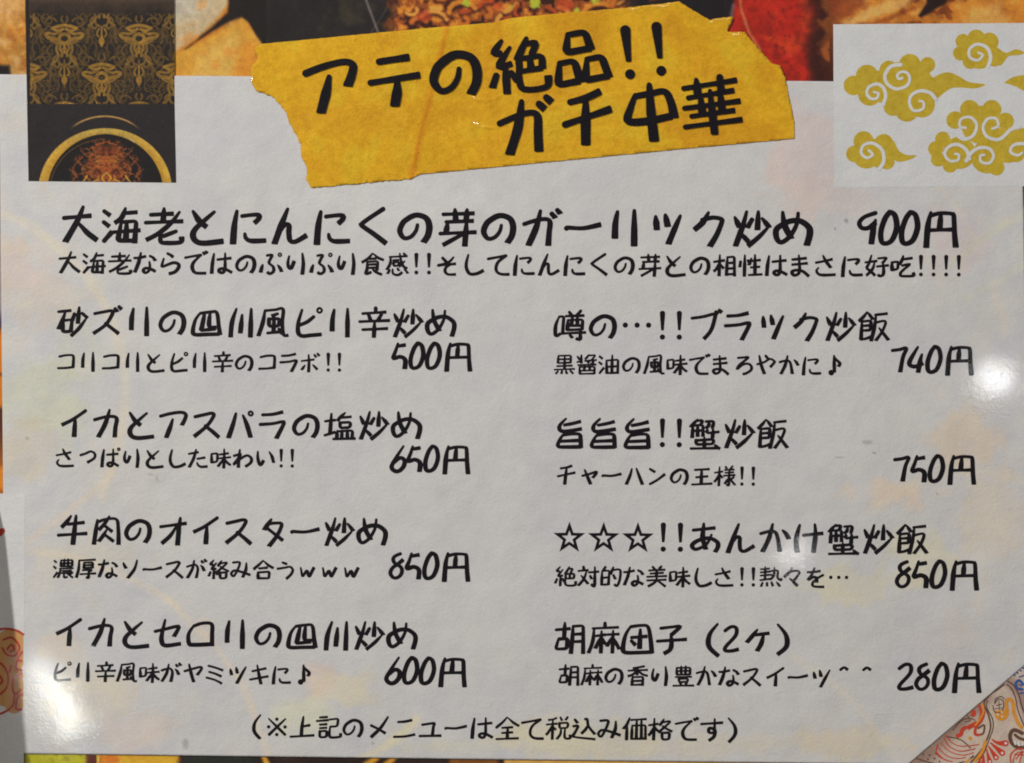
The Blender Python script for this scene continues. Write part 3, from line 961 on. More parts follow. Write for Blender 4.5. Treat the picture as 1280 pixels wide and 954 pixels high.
strokes('brown_line', (96, 66, 52), [
    (9, [(940, 560), (935, 600), (962, 660), (975, 730), (955, 800), (920, 870), (880, 920), (830, 980)]),
    (6, [(955, 570), (950, 610), (985, 680), (990, 740), (965, 810), (930, 900), (890, 960)]),
    (8, [(1060, 470), (1020, 500), (975, 530), (940, 570)]),
    (7, [(1080, 450), (1120, 480), (1150, 540), (1165, 600), (1190, 660)]),
    (6, [(1075, 470), (1105, 500), (1130, 560), (1140, 620), (1170, 700), (1190, 740)]),
    (20, [(1170, 770), (1120, 750), (1095, 780), (1105, 830), (1150, 860), (1190, 850)]),
    (16, [(1125, 780), (1150, 800), (1180, 810)]),
    (9, [(920, 870), (900, 900)]), (9, [(870, 910), (840, 935)]), (7, [(810, 945), (770, 958)]),
    (5, [(1000, 580), (1010, 555), (1040, 545), (1060, 560)]),
    (5, [(990, 600), (1000, 640), (1040, 640), (1055, 600), (1050, 570), (1020, 560), (1000, 590)]),
    (4, [(1010, 600), (1045, 590)]), (4, [(1025, 570), (1030, 635)]), (4, [(1000, 620), (1050, 615)]),
    (7, [(520, 925), (580, 945), (640, 960)]), (6, [(560, 900)]), (6, [(600, 905)]), (6, [(590, 930)]),
    (6, [(630, 925)]), (7, [(640, 895)]), (6, [(660, 945)]), (10, [(900, 740), (935, 720), (930, 770), (900, 780)]),
    (6, [(700, 790), (790, 810), (850, 860)]), (5, [(740, 750), (800, 690), (850, 680), (880, 690)]),
    (4, [(830, 660), (850, 690), (820, 700)]),
], 0.000135, pat)
strokes('red_scroll', (188, 62, 40), [
    (26, [(870, 640), (868, 655)]), (14, [(905, 600), (918, 650), (905, 690)]),
    (24, [(840, 735), (885, 710)]), (20, [(820, 735), (800, 750), (792, 778), (770, 785)]),
    (9, [(770, 785), (765, 790), (775, 795)]),
    (14, [(935, 640), (920, 690), (885, 735), (880, 775), (905, 780)]),
    (-34, [(985, 810), (1020, 830), (1068, 832)]), (-34, [(975, 830), (1010, 860), (1046, 892)]),
    (-30, [(962, 850), (985, 885), (1008, 920)]), (-26, [(950, 870), (960, 910), (970, 945)]),
    (-24, [(930, 890), (930, 930), (928, 965)]), (-22, [(915, 910), (905, 950), (900, 980)]),
    (5, [(690, 800), (720, 850), (790, 880), (880, 865)]), (5, [(670, 830), (720, 880), (800, 905), (870, 890)]),
    (5, [(655, 860), (700, 905), (760, 925), (820, 920)]), (5, [(645, 890), (690, 930), (740, 945)]),
    (5, [(700, 780), (740, 830), (800, 850), (900, 840)]),
    (6, [(650, 840), (640, 880), (655, 910), (700, 935)]),
    (7, [(1180, 865), (1130, 870), (1098, 905), (1100, 950)]), (5, [(1190, 885), (1140, 890), (1115, 930), (1115, 960)]),
    (6, [(1120, 900), (1180, 905)]), (6, [(1130, 930), (1170, 880)]), (6, [(1150, 960), (1170, 890)]),
], 0.00015, pat)
strokes('orange_scroll', (206, 138, 46), [
    (20, [(1010, 640), (1020, 672), (1045, 682), (1070, 665), (1078, 630)]), (26, [(1040, 650)]),
    (18, [(1062, 660), (1072, 610), (1075, 570), (1100, 562), (1115, 590), (1118, 640), (1140, 700), (1165, 735)]),
    (10, [(925, 590), (930, 640), (905, 690), (880, 720)]), (12, [(850, 802)]),
    (16, [(940, 820), (925, 880), (880, 940)]), (10, [(850, 930), (820, 950)]),
], 0.000165, pat)
strokes('blue_scroll', (50, 82, 140), [
    (14, [(1175, 470), (1150, 445), (1130, 465), (1140, 495), (1170, 500)]), (8, [(1150, 470), (1165, 478)]),
    (7, [(1122, 412)]), (6, [(1140, 400)]), (6, [(1160, 385)]), (6, [(1175, 370)]), (8, [(1180, 520), (1155, 525)]),
    (6, [(1150, 425), (1180, 415)]),
], 0.00018, pat)
strokes('pale_dot', (210, 200, 190), [
    (7, [(1020, 655)]), (6, [(1043, 640)]), (6, [(1045, 668)]), (8, [(1068, 832)]), (8, [(1046, 892)]), (7, [(1008, 920)]),
    (7, [(971, 945)]), (14, [(1122, 820), (1128, 835)]), (14, [(1145, 826), (1150, 842)]), (12, [(1170, 830), (1172, 842)]),
], 0.000195, pat)


# ================================================================== the white menu sheet
sheet = thing('menu_sheet', 'large white paper sheet of black handwritten dishes and prices under the yellow tape',
              'menu sheet', (640, 520), 0.0001)
ghosts = [
    # plate rims and dishes of the collage printed faintly through: polyline, width, colour, alpha
    ([(-20, 262), (30, 278), (66, 304), (108, 346), (140, 400), (154, 460), (156, 510), (146, 560), (128, 620)], 11,
     (214, 200, 172), .5),
    ([(140, 590), (119, 611), (85, 641), (33, 678), (10, 700)], 7, (216, 196, 168), .6),
    ([(10, 685), (33, 689), (90, 697), (141, 715), (208, 748), (235, 776), (262, 800), (279, 822), (300, 852), (311, 875),
      (337, 950)], 8, (218, 200, 172), .6),
    ([(520, 900), (490, 927), (450, 950)], 10, (222, 206, 160), .7),
    ([(210, 210), (290, 250), (310, 272)], 8, (204, 196, 184), .3),
    ([(1120, 200), (1180, 240), (1230, 330), (1260, 420)], 9, (214, 198, 176), .35),
    ([(1290, 262), (1240, 290), (1190, 330)], 9, (206, 202, 166), .4),
    ([(1290, 325), (1250, 350), (1210, 372)], 8, (208, 204, 168), .4),
    ([(1085, 640), (1150, 600), (1240, 590), (1300, 610)], 9, (212, 198, 172), .35),
    ([(990, 820), (1060, 870), (1120, 950)], 9, (214, 200, 172), .3),
    ([(640, 935), (660, 905), (700, 892)], 9, (212, 200, 170), .35),
    ([(-10, 420), (60, 405), (110, 360)], 8, (206, 196, 182), .3),
]
blobs = [
    (1010, 190, 60, 70, (206, 182, 172), .5), (1030, 245, 80, 30, (204, 184, 172), .4), (1190, 300, 50, 40, (204, 184, 176), .4),
    (1120, 615, 60, 22, (214, 190, 164), .55), (1210, 545, 50, 40, (208, 188, 164), .5), (1160, 700, 60, 40, (206, 196, 160), .45),
    (1060, 735, 60, 26, (206, 196, 158), .4), (1240, 640, 50, 60, (206, 190, 168), .4),
    (20, 330, 44, 40, (206, 184, 168), .45), (60, 380, 50, 40, (202, 184, 162), .35), (50, 500, 60, 60, (194, 194, 160), .4),
    (30, 560, 44, 40, (200, 186, 158), .4), (100, 440, 40, 60, (190, 190, 170), .3), (110, 870, 70, 40, (206, 194, 172), .5),
    (70, 810, 40, 20, (208, 190, 170), .4), (170, 915, 60, 26, (210, 190, 176), .4), (430, 860, 50, 24, (212, 198, 158), .4),
    (400, 850, 30, 20, (214, 186, 166), .35), (720, 925, 120, 26, (208, 196, 160), .5), (560, 935, 60, 16, (208, 200, 168), .3),
    (1070, 930, 70, 24, (206, 190, 160), .5), (900, 930, 90, 16, (204, 194, 170), .4), (1190, 800, 50, 40, (196, 184, 176), .3),
    (255, 790, 24, 18, (216, 196, 168), .35), (380, 900, 40, 30, (204, 204, 166), .35), (120, 690, 90, 26, (200, 192, 170), .3),
    (480, 250, 160, 30, (204, 204, 200), .3), (1110, 180, 30, 30, (204, 188, 176), .3),
]


def sheet_paint(x, y):
    p = Paint(x, y, (193, 190, 187))
    for cx, cy, rx, ry, col, a in blobs:
        d = np.hypot((x - cx) / rx, (y - cy) / ry) + (fbm(x, y, 22, 4, int(cx)) - .5) * 1.5
        p.mix(a * 1.15 * sstep(1.1, .5, d), col)
    for pts, w, col, a in ghosts:
        p.line(catmull(pts, 4), w, col, 4.0, a * .85, 5, int(pts[0][0]) % 30)
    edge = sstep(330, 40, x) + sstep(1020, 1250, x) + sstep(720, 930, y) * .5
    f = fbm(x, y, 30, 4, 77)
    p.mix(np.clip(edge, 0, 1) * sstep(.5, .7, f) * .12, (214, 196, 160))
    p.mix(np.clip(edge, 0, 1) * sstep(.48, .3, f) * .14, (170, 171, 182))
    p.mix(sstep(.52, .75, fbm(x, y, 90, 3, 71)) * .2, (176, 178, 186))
    # flecks and stains in the paper
    for cx, cy, rx, ry, a in ((1084, 553, 7, 3, .3), (1058, 276, 2.2, 3, .6), (1044, 286, 1.4, 1.6, .5), (232, 930, 4, 7, .3),
                              (1050, 572, 6, 1.5, .25), (1093, 566, 2, 1.2, .5), (188, 594, 6, 1, .3), (196, 598, 1.5, 3, .3),
                              (1172, 617, 1.2, 1.2, .6), (466, 929, 1.4, 2.4, .4), (34, 548, 2, 1.6, .4)):
        p.mix(a * sstep(1.3, .6, np.hypot((x - cx) / rx, (y - cy) / ry)), (112, 100, 94))
    return p.c


def interp(x, pts):
    return np.interp(x, [a for a, _ in pts], [b for _, b in pts])


ss = np.linspace(0, 1, 620)
vs = np.linspace(0, 1, 420)
X0, X1 = -1 + 1277.2 * ss, 7 + 1284 * ss
X1[np.argmin(np.abs(X1 - 1135))] = 1135
Y0 = interp(X0, [(2, 93), (640, 98), (1279, 104)])
Y1 = interp(X1, [(2, 942), (28, 942), (1135, 955.5), (1281, 831), (1291, 822.5)])
SX = X0[None, :] * (1 - vs[:, None]) + X1[None, :] * vs[:, None]
SY = Y0[None, :] * (1 - vs[:, None]) + Y1[None, :] * vs[:, None]
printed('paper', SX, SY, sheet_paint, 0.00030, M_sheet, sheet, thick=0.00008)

ZI = 0.000306
lettering('item_name', '大海老とにんにくの芽のガーリック炒め', 74.5, 281, 1017.5, 286.5, ZI, sheet, 12.6)
lettering('item_price', '900円', 1071, 286.5, 1201, 287, ZI, sheet, 11.9)
lettering('item_note', '大海老ならではのぷりぷり食感!!そしてにんにくの芽との相性はまさに好吃!!!!', 71.3, 328.5, 1206.7, 333, ZI, sheet, 12.6)
rows = [
    ('砂ズリの四川風ピリ辛炒め', (70, 401.5, 572, 404.5), 'コリコリとピリ辛のコラボ!!', (68.4, 452.5, 431.5, 453.5),
     '500円', (489.5, 446, 592.5, 446.5)),
    ('噂の…!!ブラック炒飯', (691.3, 407, 1113.4, 408.5), '黒醤油の風味でまろやかに♪', (691.8, 455.5, 1056.5, 457),
     '740円', (1114, 450.5, 1219.5, 451)),
    ('イカとアスパラの塩炒め', (71.5, 529.5, 529, 532.5), 'さっぱりとした味わい!!', (68.5, 572.5, 372.5, 573.5),
     '650円', (487.5, 574.5, 590, 575)),
    ('旨旨旨!!蟹炒飯', (691, 541, 987, 543), 'チャーハンの王様!!', (694, 594, 949, 596), '750円', (1117, 587, 1222.5, 587.5)),
    ('牛肉のオイスター炒め', (69.5, 662, 486, 665.5), '濃厚なソースが絡み合うwww', (66.2, 711, 453.3, 713),
     '850円', (485.5, 708.5, 590, 709)),
    ('☆☆☆!!あんかけ蟹炒飯', (690.3, 671.5, 1161.5, 674.5), '絶対的な美味しさ!!熱々を…', (692.8, 720.5, 1063, 722.5),
     '850円', (1118.5, 719, 1226, 719.5)),
    ('イカとセロリの四川炒め', (65, 790.5, 523.5, 795.5), 'ピリ辛風味がヤミツキに♪', (62.7, 839.5, 393, 844),
     '600円', (481, 839, 586, 841)),
    ('胡麻団子（2ケ）', (690.7, 798, 1009.5, 800.5), '胡麻の香り豊かなスイーツ^^', (696.5, 844, 1098, 847.5),
     '280円', (1121, 847, 1229, 847.5)),
]
for nm, a, note, b, pr, c in rows:
    lettering('item_name', nm, *a, ZI, sheet, 11.9)
    lettering('item_note', note, *b, ZI, sheet, 12.6)
    lettering('item_price', pr, *c, ZI, sheet, 11.9)
lettering('footnote', '(※上記のメニューは全て税込み価格です)', 314, 908.5, 922, 912.5, ZI, sheet, 11.4)


# ================================================================== dark ornament picture, top left
dcard = thing('ornament_picture', 'dark brown picture of gold damask above a gold rimmed bowl at the upper left', 'picture',
              (127, 110), 0.0003)


def V(x, y):      # survey of the enlarged upper left corner
    return (x / 3.975, y / 3.975)


def quad_grid(tl, tr, br, bl, step):
    nx, ny = int((tr[0] - tl[0]) / step), int((bl[1] - tl[1]) / step)
    u, v = np.meshgrid(np.linspace(0, 1, nx), np.linspace(0, 1, ny))
    f = lambda k: (tl[k] * (1 - u) + tr[k] * u) * (1 - v) + (bl[k] * (1 - u) + br[k] * u) * v
    return f(0), f(1)


motif = [
    (3.0, .95, [(0, -17), (8, -15.5), (15, -13)]), (2.6, .9, [(2, -12), (9, -10), (14, -12.5)]),
    (2.4, .8, [(5, -9), (12, -6), (20, -7), (24, -5), (20, -2)]), (3.4, .8, [(6, 3), (12, 0), (19, -1), (23, -4)]),
    (2.2, .75, [(5, 7), (11, 5), (17, 2)]), (3.2, .85, [(0, 6), (5, 3.5), (6.5, 0), (5, -4), (0, -6)]),
    (2.2, .8, [(4, 7), (6, 12), (3, 17), (3, 22)]), (2.2, .9, [(0, 8), (0, 17)]), (1.8, .7, [(2, 12), (4, 15)]),
    (2.4, .7, [(9, 6), (10, 14), (8, 20), (11, 28), (16, 32)]), (1.8, .65, [(4, 20), (8, 24), (7, 30), (2, 33)]),
    (2.0, .6, [(11, 22), (14, 26), (13, 32), (9, 36), (6, 33)]), (1.6, .85, [(0, 34), (0, 58)]),
    (5.2, .95, [(0, 50), (0, 53)]), (2.6, .8, [(0, 46), (0, 57)]),
    (1.6, .42, [(14, 6), (19, 10), (22, 17), (18, 23), (22, 30), (30, 34)]), (1.4, .40, [(24, 8), (28, 13), (25, 18), (21, 15)]),
    (1.4, .38, [(26, 20), (31, 24), (29, 30), (24, 28)]), (1.6, .42, [(20, -16), (26, -10), (30, -2), (27, 6)]),
    (1.4, .4, [(32, -14), (36, -8), (34, -2), (30, -6)]), (1.4, .36, [(12, 38), (20, 40), (26, 46), (34, 44)]),
    (1.3, .34, [(8, 44), (13, 48), (11, 54)]), (1.8, .5, [(3, -28), (4, -24), (2, -21)]), (1.8, .75, [(3.4, 36), (6, 42), (4, 46)]),
    (1.3, .34, [(38, 4), (40, 12), (36, 18)]), (1.3, .3, [(16, 14), (14, 18), (17, 20)]), (1.4, .4, [(28, 38), (34, 34), (40, 38)]),
    (3.0, .45, [(14, 33), (18, 38), (16, 44)]), (1.5, .5, [(10, -22), (15, -26), (22, -24), (24, -18)]),
]


def damask(x, y):
    p = Paint(x, y, (34, 27, 22))
    p.mottle(30, .3, 2)
    P, H = 93.2, 97.0
    g = np.zeros(x.shape)
    for cx, cy in ((80.5, 48.5), (80.5 + P / 2, 48.5 + H / 2), (80.5, 48.5 - H), (80.5 + P / 2, 48.5 - H / 2), (80.5, 48.5 + H)):
        u = np.abs((x - cx + P / 2) % P - P / 2)
        v = y - cy
        for w, a, pts in motif:
            w, a = w * 1.35, min(1, a * 1.12)
            d = dseg(u, v, catmull(pts, 3))
            g = np.maximum(g, a * sstep(w / 2 + .55, w / 2 - .55, d))
    u0 = np.abs((x - 80.5 + P / 2) % P - P / 2)
    lace = fbm(np.minimum(u0, P / 2 - u0) , y % H, 9, 2, 6)
    g = np.maximum(g, .5 * sstep(.035, .012, np.abs(lace - .5)))
    g = np.maximum(g, .42 * sstep(.03, .012, np.abs(lace - .38)))
    g = g * (.72 + .5 * fbm(x, y, 5, 3, 9)) * sstep(15, 19, y) * sstep(36.5, 38.5, x)
    p.mix(g * .9, (150, 110, 38))
    p.mix(sstep(22, 4, y + (fbm(x, y, 16, 3, 3) - .5) * 16) * .9, (58, 44, 32))
    p.mix(sstep(6, -2, y) * .8, (74, 58, 46))
    # lower panel
    p.mix(sstep(129.5, 130.5, y), (37, 31, 31))
    p.mix(sstep(37, 35, x), (30, 22, 18))
    low = sstep(130, 132, y)
    cx, cy, rx, ry = 131.5, 240, 83.5, 79.5
    r = np.hypot((x - cx) / rx, (y - cy) / ry)
    p.mix(low * sstep(1.0, .99, r), (24, 19, 18))
    rt = sstep(.868, .88, r) * sstep(1.064, 1.052, r)
    w = 1.0 * np.ones_like(r)
    ang = np.abs((x - cx) / rx)
    inner = .915 - .05 * ang
    m = low * sstep(inner - .012, inner + .006, r) * sstep(1.008, .996, r)
    n = (fbm(x, y, 9, 3, 5) - .5)
    p.mix(m, (156, 124, 50))
    p.mix(m * sstep(.2, .8, ang) * .8, (180, 130, 34))
    p.mix(m * sstep(.1, .0, np.abs(r - .975)) * .3, (216, 190, 100))
    # thin back rim
    r2 = np.hypot((x - 131) / 56, (y - 190) / 44.5)
    p.mix(low * sstep(.035, .008, np.abs(r2 - 1)) * sstep(165, 150, y) * sstep(60, 30, np.abs(x - 131)), (168, 128, 66))
    p.mix(low * sstep(.012, .002, np.abs(r - .83)) * (x < cx) * .6, (120, 84, 40))
    p.line([(162, 174), (168, 178)], 1.2, (170, 160, 140), .8, .7)
    # orange ornament in the bowl
    u = np.abs(x - 133)
    o = low * sstep(30, 14, np.hypot(u, (y - 205) * .9) + n * 16)
    p.mix(o * .85, (150, 70, 28))
    p.mix(o * sstep(.54, .42, fbm(u, y, 7, 3, 15)) * .8, (66, 28, 18))
    lc = fbm(u, y, 8, 3, 33)
    p.mix(low * sstep(50, 34, np.hypot(u, (y - 212) * .9)) * sstep(.045, .015, np.abs(lc - .48)) * (r < .83) * .8, (158, 82, 32))
    p.mix(low * sstep(36, 20, np.hypot(u, (y - 218) * .9)) * sstep(.03, .01, np.abs(lc - .56)) * .7, (186, 134, 44))
    for pts in ([(4, 214), (12, 208), (20, 214), (16, 222), (8, 220)], [(22, 204), (30, 210), (28, 220), (20, 226)],
                [(30, 196), (38, 204), (42, 214), (36, 222)], [(0, 222), (10, 228)], [(12, 190), (22, 196), (30, 190)],
                [(8, 200), (2, 206), (10, 210)], [(42, 226), (38, 218), (46, 212)]):
        p.mix(low * .5 * sstep(1.5, .4, dseg(u, y, catmull(pts, 4))), (160, 84, 32))
    for pts in ([(0, 216), (6, 222), (2, 228)], [(10, 224), (18, 228)], [(24, 220), (30, 228)]):
        p.mix(low * .8 * sstep(1.4, .4, dseg(u, y, pts)), (196, 150, 50))
    p.c = p.c * (1 + (fbm(x, y, 3, 2, 2) - .5)[..., None] * .2)
    return p.c


printed('damask_print', *quad_grid((30, -70), (217, -70), (218.2, 130), (33.8, 129.4), .62), damask, 0.00033, M_photo, dcard,
        'black panel with gold damask', thick=0.00004)
printed('bowl_print', *quad_grid((33.8, 129.4), (218.2, 130), (220.3, 228.5), (35.6, 226.5), .62), damask, 0.00033, M_photo,
        dcard, 'gold rimmed bowl on black', thick=0.00004)


# ================================================================== gold cloud card, top right
ccard = thing('cloud_card', 'white rectangular card printed with golden swirl clouds at the upper right', 'card', (1180, 130),
              0.0003)
slab('card_paper', [(1041.5, 30.5), (1390, 28), (1392, 232), (1042.5, 234.5)], 0.00032, 0.00001, M_card, ccard)


def Cc(x, y):
    return (960 + x / 3.975, y / 3.975)


M_card_ink = M_card
clouds = [
    ([(425, 425, 49), (492, 378, 56), (505, 468, 58), (600, 348, 46), (705, 322, 54), (793, 322, 38), (765, 360, 40), (650, 420, 112),
      (690, 545, 60), (765, 520, 64), (620, 530, 46), (740, 430, 90), (560, 430, 80)],
     [(760, 470), (800, 405), (850, 370), (900, 360), (950, 380), (1000, 408), (1080, 420), (1030, 440), (960, 436),
      (905, 442), (840, 492), (790, 540)],
     [[(660, 322), (625, 325), (600, 340), (580, 380), (595, 420), (640, 442), (690, 425), (704, 390), (690, 362), (660, 358),
       (642, 375), (650, 392), (668, 388)],
      [(572, 520), (584, 478), (575, 440), (545, 418), (505, 430), (490, 462), (510, 490), (540, 488), (548, 465), (526, 458)],
      [(832, 492), (805, 462), (755, 452), (712, 475), (703, 515), (725, 550), (768, 542), (773, 510), (754, 502)]]),
    ([(1035, 193, 46), (1100, 208, 46), (968, 205, 36), (955, 265, 36), (1005, 305, 38), (1050, 265, 78), (1125, 285, 46)],
     [(1120, 220), (1180, 262), (1230, 245), (1275, 262), (1240, 275), (1195, 280), (1150, 325)],
     [[(1092, 335), (1106, 285), (1088, 238), (1040, 220), (1002, 245), (1003, 285), (1042, 300), (1066, 275), (1046, 262)]]),
    ([(475, 702, 50), (575, 712, 46), (430, 765, 42), (488, 770, 68), (560, 760, 76), (590, 802, 40)],
     [(600, 690), (625, 700), (650, 748), (690, 770), (738, 773), (690, 798), (630, 795)],
     [[(552, 840), (575, 800), (566, 745), (520, 712), (475, 722), (463, 760), (492, 785), (520, 768), (500, 748)]]),
    ([(1002, 545, 48), (1112, 545, 48), (930, 597, 44), (1180, 602, 42), (1055, 620, 95), (868, 692, 38), (833, 740, 38),
      (845, 792, 36), (905, 820, 38), (950, 760, 80), (1090, 780, 82), (1135, 832, 40), (1190, 720, 90), (1235, 765, 42),
      (1270, 680, 44)], None,
     [[(885, 648), (920, 655), (970, 692), (1020, 672), (1036, 620), (1005, 583), (960, 592), (953, 628), (983, 636)],
      [(1250, 628), (1205, 645), (1150, 692), (1090, 680), (1068, 635), (1090, 592), (1132, 590), (1144, 625), (1114, 640)],
      [(1000, 790), (985, 745), (940, 718), (895, 732), (878, 768), (905, 800), (943, 795), (948, 770), (930, 765)],
      [(985, 800), (1010, 760), (1050, 735), (1100, 740), (1120, 775), (1100, 810), (1060, 805), (1055, 775), (1075, 770)],
      [(1310, 740), (1272, 715), (1220, 722), (1205, 755), (1240, 772), (1262, 760)]]),
    ([], [(1172, 412), (1220, 382), (1290, 375), (1340, 400), (1330, 450), (1280, 455), (1230, 430)], []),
]
for discs, tail, spirals in clouds:
    pen = Pen(0.000325)
    for x, y, r in discs:
        c = Cc(x, y)
        pen.disc(c[0], c[1], r / 3.975, 30)
    if tail:
        pen.poly([Cc(*q) for q in catmull(tail + tail[:1], 5)[:-1]])
    cl = pen.build('gold_cloud', M_gold, ccard)
    if spirals:
        pen = Pen(0.000365)
        for sp in spirals:
            q = [Cc(*a) for a in catmull(sp, 7)]
            pen.stroke(q, lambda t: 2.35 * (1 - .35 * t), False, step=.7)
        sw = pen.build('swirl_line', M_card, cl)
        sw.matrix_parent_inverse = cl.matrix_basis.inverted() @ Matrix.Translation(ccard.location).inverted() \
            if False else Matrix.Identity(4)


# ================================================================== small white card at the lower left edge
lcard = thing('swirl_card', 'narrow white card with orange red swirls along the lower left edge', 'card', (5, 790), 0.0003)
slab('card_paper', [(-110, 617), (31, 617), (29.5, 1016), (-110, 1016)], 0.00032, 0.00001, M_card, lcard)
M_tan = laminate('tan_print', alb(186, 136, 80), var=.08)
M_red = laminate('red_print', alb(166, 48, 34), var=.1)
pen = Pen(0.000325)
for x, y, r in ((6, 820, 26), (14, 806, 20), (19, 800, 11), (18, 880, 12), (20, 845, 9), (10, 862, 22)):
    pts = [(x + r * math.cos(6.2832 * i / 28), y + r * math.sin(6.2832 * i / 28)) for i in range(28)]
    pen.poly([(min(29.3, a), b) for a, b in pts])
pen.build('tan_cloud', M_tan, lcard)
pen = Pen(0.000365)
for pts in ([(-10, 790), (5, 786), (20, 788), (29, 793)], [(4, 800), (14, 797), (22, 804), (24, 812), (18, 820), (8, 818), (3, 810)],
            [(9, 812), (14, 806), (18, 811), (13, 815)], [(28, 815), (23, 822), (20, 835), (27, 838)],
            [(-8, 825), (4, 832), (10, 845), (8, 860), (0, 868)], [(0, 845), (3, 852), (-4, 858)],
            [(27, 842), (17, 848), (16, 862), (20, 868), (26, 862)], [(-10, 896), (6, 890), (16, 882), (18, 870)],
            [(28, 868), (22, 872), (20, 886), (27, 887)], [(22, 826), (27, 826)], [(14, 832), (12, 840)]):
    pen.stroke(catmull(pts, 6), lambda t: 1.35, False, step=.8)
pen.build('red_outline', M_red, lcard)
pen = Pen(0.000365)
pen.poly([(-6, 662), (5, 660), (6.5, 664), (3, 669), (-2, 672), (-8, 671)])
pen.build('red_mark', M_red, lcard)


# ================================================================== yellow masking tape title
tape = thing('masking_tape', 'torn strip of yellow masking tape with two lines of black title lettering', 'tape',
             (650, 120), 0.0004)
edge_pts = [(326.7, 55), (318, 60), (322.5, 73), (314, 84), (314, 104), (321, 114), (341, 121), (356, 138), (365, 160),
            (376, 180), (377, 197), (384, 211), (383, 225), (390, 235)]
bot_pts = [(514, 223.6), (525, 218), (660, 205), (876, 184), (997, 173)]
right_pts = [(993, 152), (987, 124), (982, 98.5), (975, 81.5), (965, 79), (952, 65), (937, 48), (931, 40), (908.6, 40),
             (917, 21), (900, 22.5), (887, 25), (873, 17), (849.5, 2)]
top_pts = [(780.6, 10), (696, 17), (640, 22.5), (618, 28), (547, 34), (446, 43.6)]


def jag(pts, step, amp, rnd):
    q, _ = resample(pts, step)
    out = [q[0]]
    for k in range(1, len(q) - 1):
        out.append((q[k][0] + rnd.uniform(-amp, amp), q[k][1] + rnd.uniform(-amp, amp)))
    return out


rnd = random.Random(9)
outline = (jag(edge_pts + bot_pts[:1], 2.6, .75, rnd)[:] + jag(bot_pts, 4, .3, rnd)[0:] +
           jag(right_pts + top_pts[:1], 2.6, .45, rnd) + jag(top_pts + edge_pts[:1], 4, .22, rnd))
# the tape body as a fine clipped grid so creases and bubbles are real relief
ZT = 0.00045


def tape_relief(x, y):
    z = 0.0
    # two trapped bubbles (arched ridges)
    for cx, cy, r0, w, h, a0, a1 in ((606, 92, 34, 2.0, .00012, 55, 125), (612, 118, 42, 1.6, .00015, 58, 122),
                                     (603, 100, 28, 3.0, -.00006, 60, 120)):
        dx, dy = x - cx, y - cy
        r = math.hypot(dx, dy)
        an = math.degrees(math.atan2(dy, dx))
        if a0 - 12 < an < a1 + 12:
            f = min(1, max(0, min(an - a0 + 12, a1 + 12 - an) / 20))
            z += h * math.exp(-((r - r0) / w) ** 2) * f
    # long fold crease and minor wrinkles
    for pts, w, h in (([(560, 30), (541, 108), (524, 165), (514, 224)], 1.7, .00006),
                      ([(484, 40), (466, 74), (440, 96)], 1.2, .000035), ([(330, 100), (400, 130), (470, 148)], 1.4, .00003),
                      ([(448, 45), (436, 62), (428, 72)], 1.1, .00003), ([(340, 165), (430, 150), (520, 162)], 1.8, .00003),
                      ([(830, 182), (880, 176), (940, 176)], 1.3, .00004), ([(905, 30), (950, 80), (960, 92)], 1.2, .00003),
                      ([(690, 190), (700, 150), (740, 120)], 1.2, .00002), ([(640, 150), (590, 160), (520, 190)], 2, .00003)):
        d = min(math.hypot(x - (a[0] + (b[0] - a[0]) * t), y - (a[1] + (b[1] - a[1]) * t))
                for a, b in zip(pts[:-1], pts[1:])
                for t in [max(0, min(1, ((x - a[0]) * (b[0] - a[0]) + (y - a[1]) * (b[1] - a[1])) /
                                     ((b[0] - a[0]) ** 2 + (b[1] - a[1]) ** 2)))])
        z += h * math.exp(-(d / w) ** 2)
    return z


bm = bmesh.new()
cont = [bm.verts.new((x, y, 0)) for x, y in outline]
face = bm.faces.new(cont)
st = 4.0
for k in range(int(310 / st), int(1005 / st)):
    g = bm.verts[:] + bm.edges[:] + bm.faces[:]
    bmesh.ops.bisect_plane(bm, geom=g, plane_co=(k * st, 0, 0), plane_no=(1, 0, 0), dist=1e-4)
for k in range(0, int(240 / st)):
    g = bm.verts[:] + bm.edges[:] + bm.faces[:]
    bmesh.ops.bisect_plane(bm, geom=g, plane_co=(0, k * st, 0), plane_no=(0, 1, 0), dist=1e-4)
# refine where the bubbles are
sub = [e for e in bm.edges if all(555 < v.co.x < 655 and 95 < v.co.y < 178 for v in e.verts)]
bmesh.ops.subdivide_edges(bm, edges=sub, cuts=2, use_grid_fill=True)
sub = [e for e in bm.edges if e.calc_length() > 2.0 and all(abs(v.co.x - (560 - (v.co.y - 30) * .24)) < 11 for v in e.verts)]
bmesh.ops.subdivide_edges(bm, edges=sub, cuts=1, use_grid_fill=True)
bmesh.ops.triangulate(bm, faces=[f for f in bm.faces if len(f.verts) > 4])
cols = {}
vx = np.array([v.co.x for v in bm.verts])
vy = np.array([v.co.y for v in bm.verts])
tp = Paint(vx, vy, (210, 156, 20))
tp.mix(sstep(.5, .68, fbm(vx, vy, 60, 3, 3)) * .5, (190, 132, 14))
tp.mix(sstep(.46, .34, fbm(vx, vy, 46, 3, 4)) * .4, (222, 176, 38))
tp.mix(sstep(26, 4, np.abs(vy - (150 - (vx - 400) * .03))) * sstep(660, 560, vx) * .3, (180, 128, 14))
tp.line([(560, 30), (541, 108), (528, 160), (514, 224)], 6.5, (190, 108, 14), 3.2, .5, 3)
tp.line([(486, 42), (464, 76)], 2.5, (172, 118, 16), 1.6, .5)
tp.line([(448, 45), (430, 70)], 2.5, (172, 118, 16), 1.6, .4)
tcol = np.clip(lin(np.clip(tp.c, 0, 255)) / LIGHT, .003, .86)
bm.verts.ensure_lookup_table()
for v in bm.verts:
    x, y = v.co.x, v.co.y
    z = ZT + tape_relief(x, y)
    v.co = W(x, y, z)
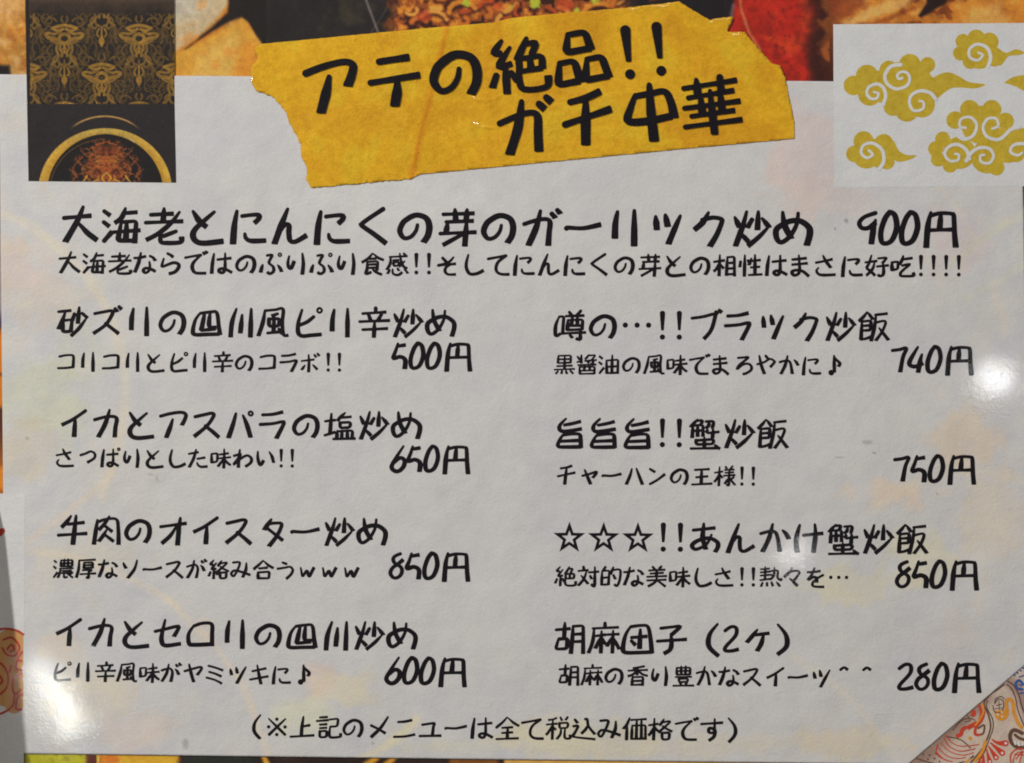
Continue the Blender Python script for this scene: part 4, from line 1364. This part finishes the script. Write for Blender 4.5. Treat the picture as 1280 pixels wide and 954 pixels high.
for f in bm.faces:
    f.normal_update()
    if f.normal.z < 0:
        f.normal_flip()
border = [e for e in bm.edges if e.is_boundary]
n_top = len(bm.verts)
ext = bmesh.ops.extrude_edge_only(bm, edges=border)
nv = [g for g in ext['geom'] if isinstance(g, bmesh.types.BMVert)]
for v in nv:
    v.co.z -= 0.00007
for f in bm.faces:
    f.smooth = True
me = bpy.data.meshes.new('tape_strip')
bm.to_mesh(me)
bm.free()
at = me.color_attributes.new('Col', 'FLOAT_COLOR', 'POINT')
full = np.ones((len(me.vertices), 4))
full[:len(tcol), :3] = tcol
full[len(tcol):, :3] = alb(196, 150, 30)[:3]
at.data.foreach_set('color', full.astype(np.float32).ravel())
M_tape2 = laminate('tape_paper', attr=True, var=.07, fibre=.8, grain_col=((.90, .86, .66, 1), (1.07, 1.09, 1.3, 1)))
link('tape_strip', me, M_tape2, tape)

lettering('title_lettering', 'アテの絶品!!', 376, 111.5, 844, 60.5, ZT + .00016, tape, 12.4)
lettering('title_lettering', 'ガチ中華', 619, 161.5, 928, 127.5, ZT + .00016, tape, 12.4)


# ================================================================== unseen blocker added outside the left edge to cast the shade there
fl = thing('shade_blocker', 'unseen curled sheet added beyond the lower left edge to cast shade', 'shade blocker', (-60, 850), 0.0005)
nu, nv_ = 24, 30
v, f = [], []
for j in range(nv_ + 1):
    t = j / nv_
    y = 540 + 540 * t
    for i in range(nu + 1):
        s = i / nu
        x = -14 - 130 * (1 - s) + 0 * t
        lift = float(np.interp(y, (560, 600, 650, 700, 820, 909, 1000, 1080), (0, 1.2, 4.2, 5.4, 8.2, 9.9, 11.2, 12))) * .001 * s ** 1.3 + .0006
        px, py, pz = W(x, y, 0)
        v.append((px, py, float(lift)))
for j in range(nv_):
    for i in range(nu):
        a_ = j * (nu + 1) + i
        f.append((a_, a_ + nu + 1, a_ + nu + 2, a_ + 1))
me = mesh('blocker_mesh', v, f)
for p_ in me.polygons:
    p_.use_smooth = True
link('blocker_sheet', me, laminate('blocker_cream', alb(196, 188, 170)), fl)

missing = set(''.join([r[0] + r[2] + r[4] for r in rows])) - set(G)
print('missing glyphs', missing, 'objects', len(bpy.data.objects))
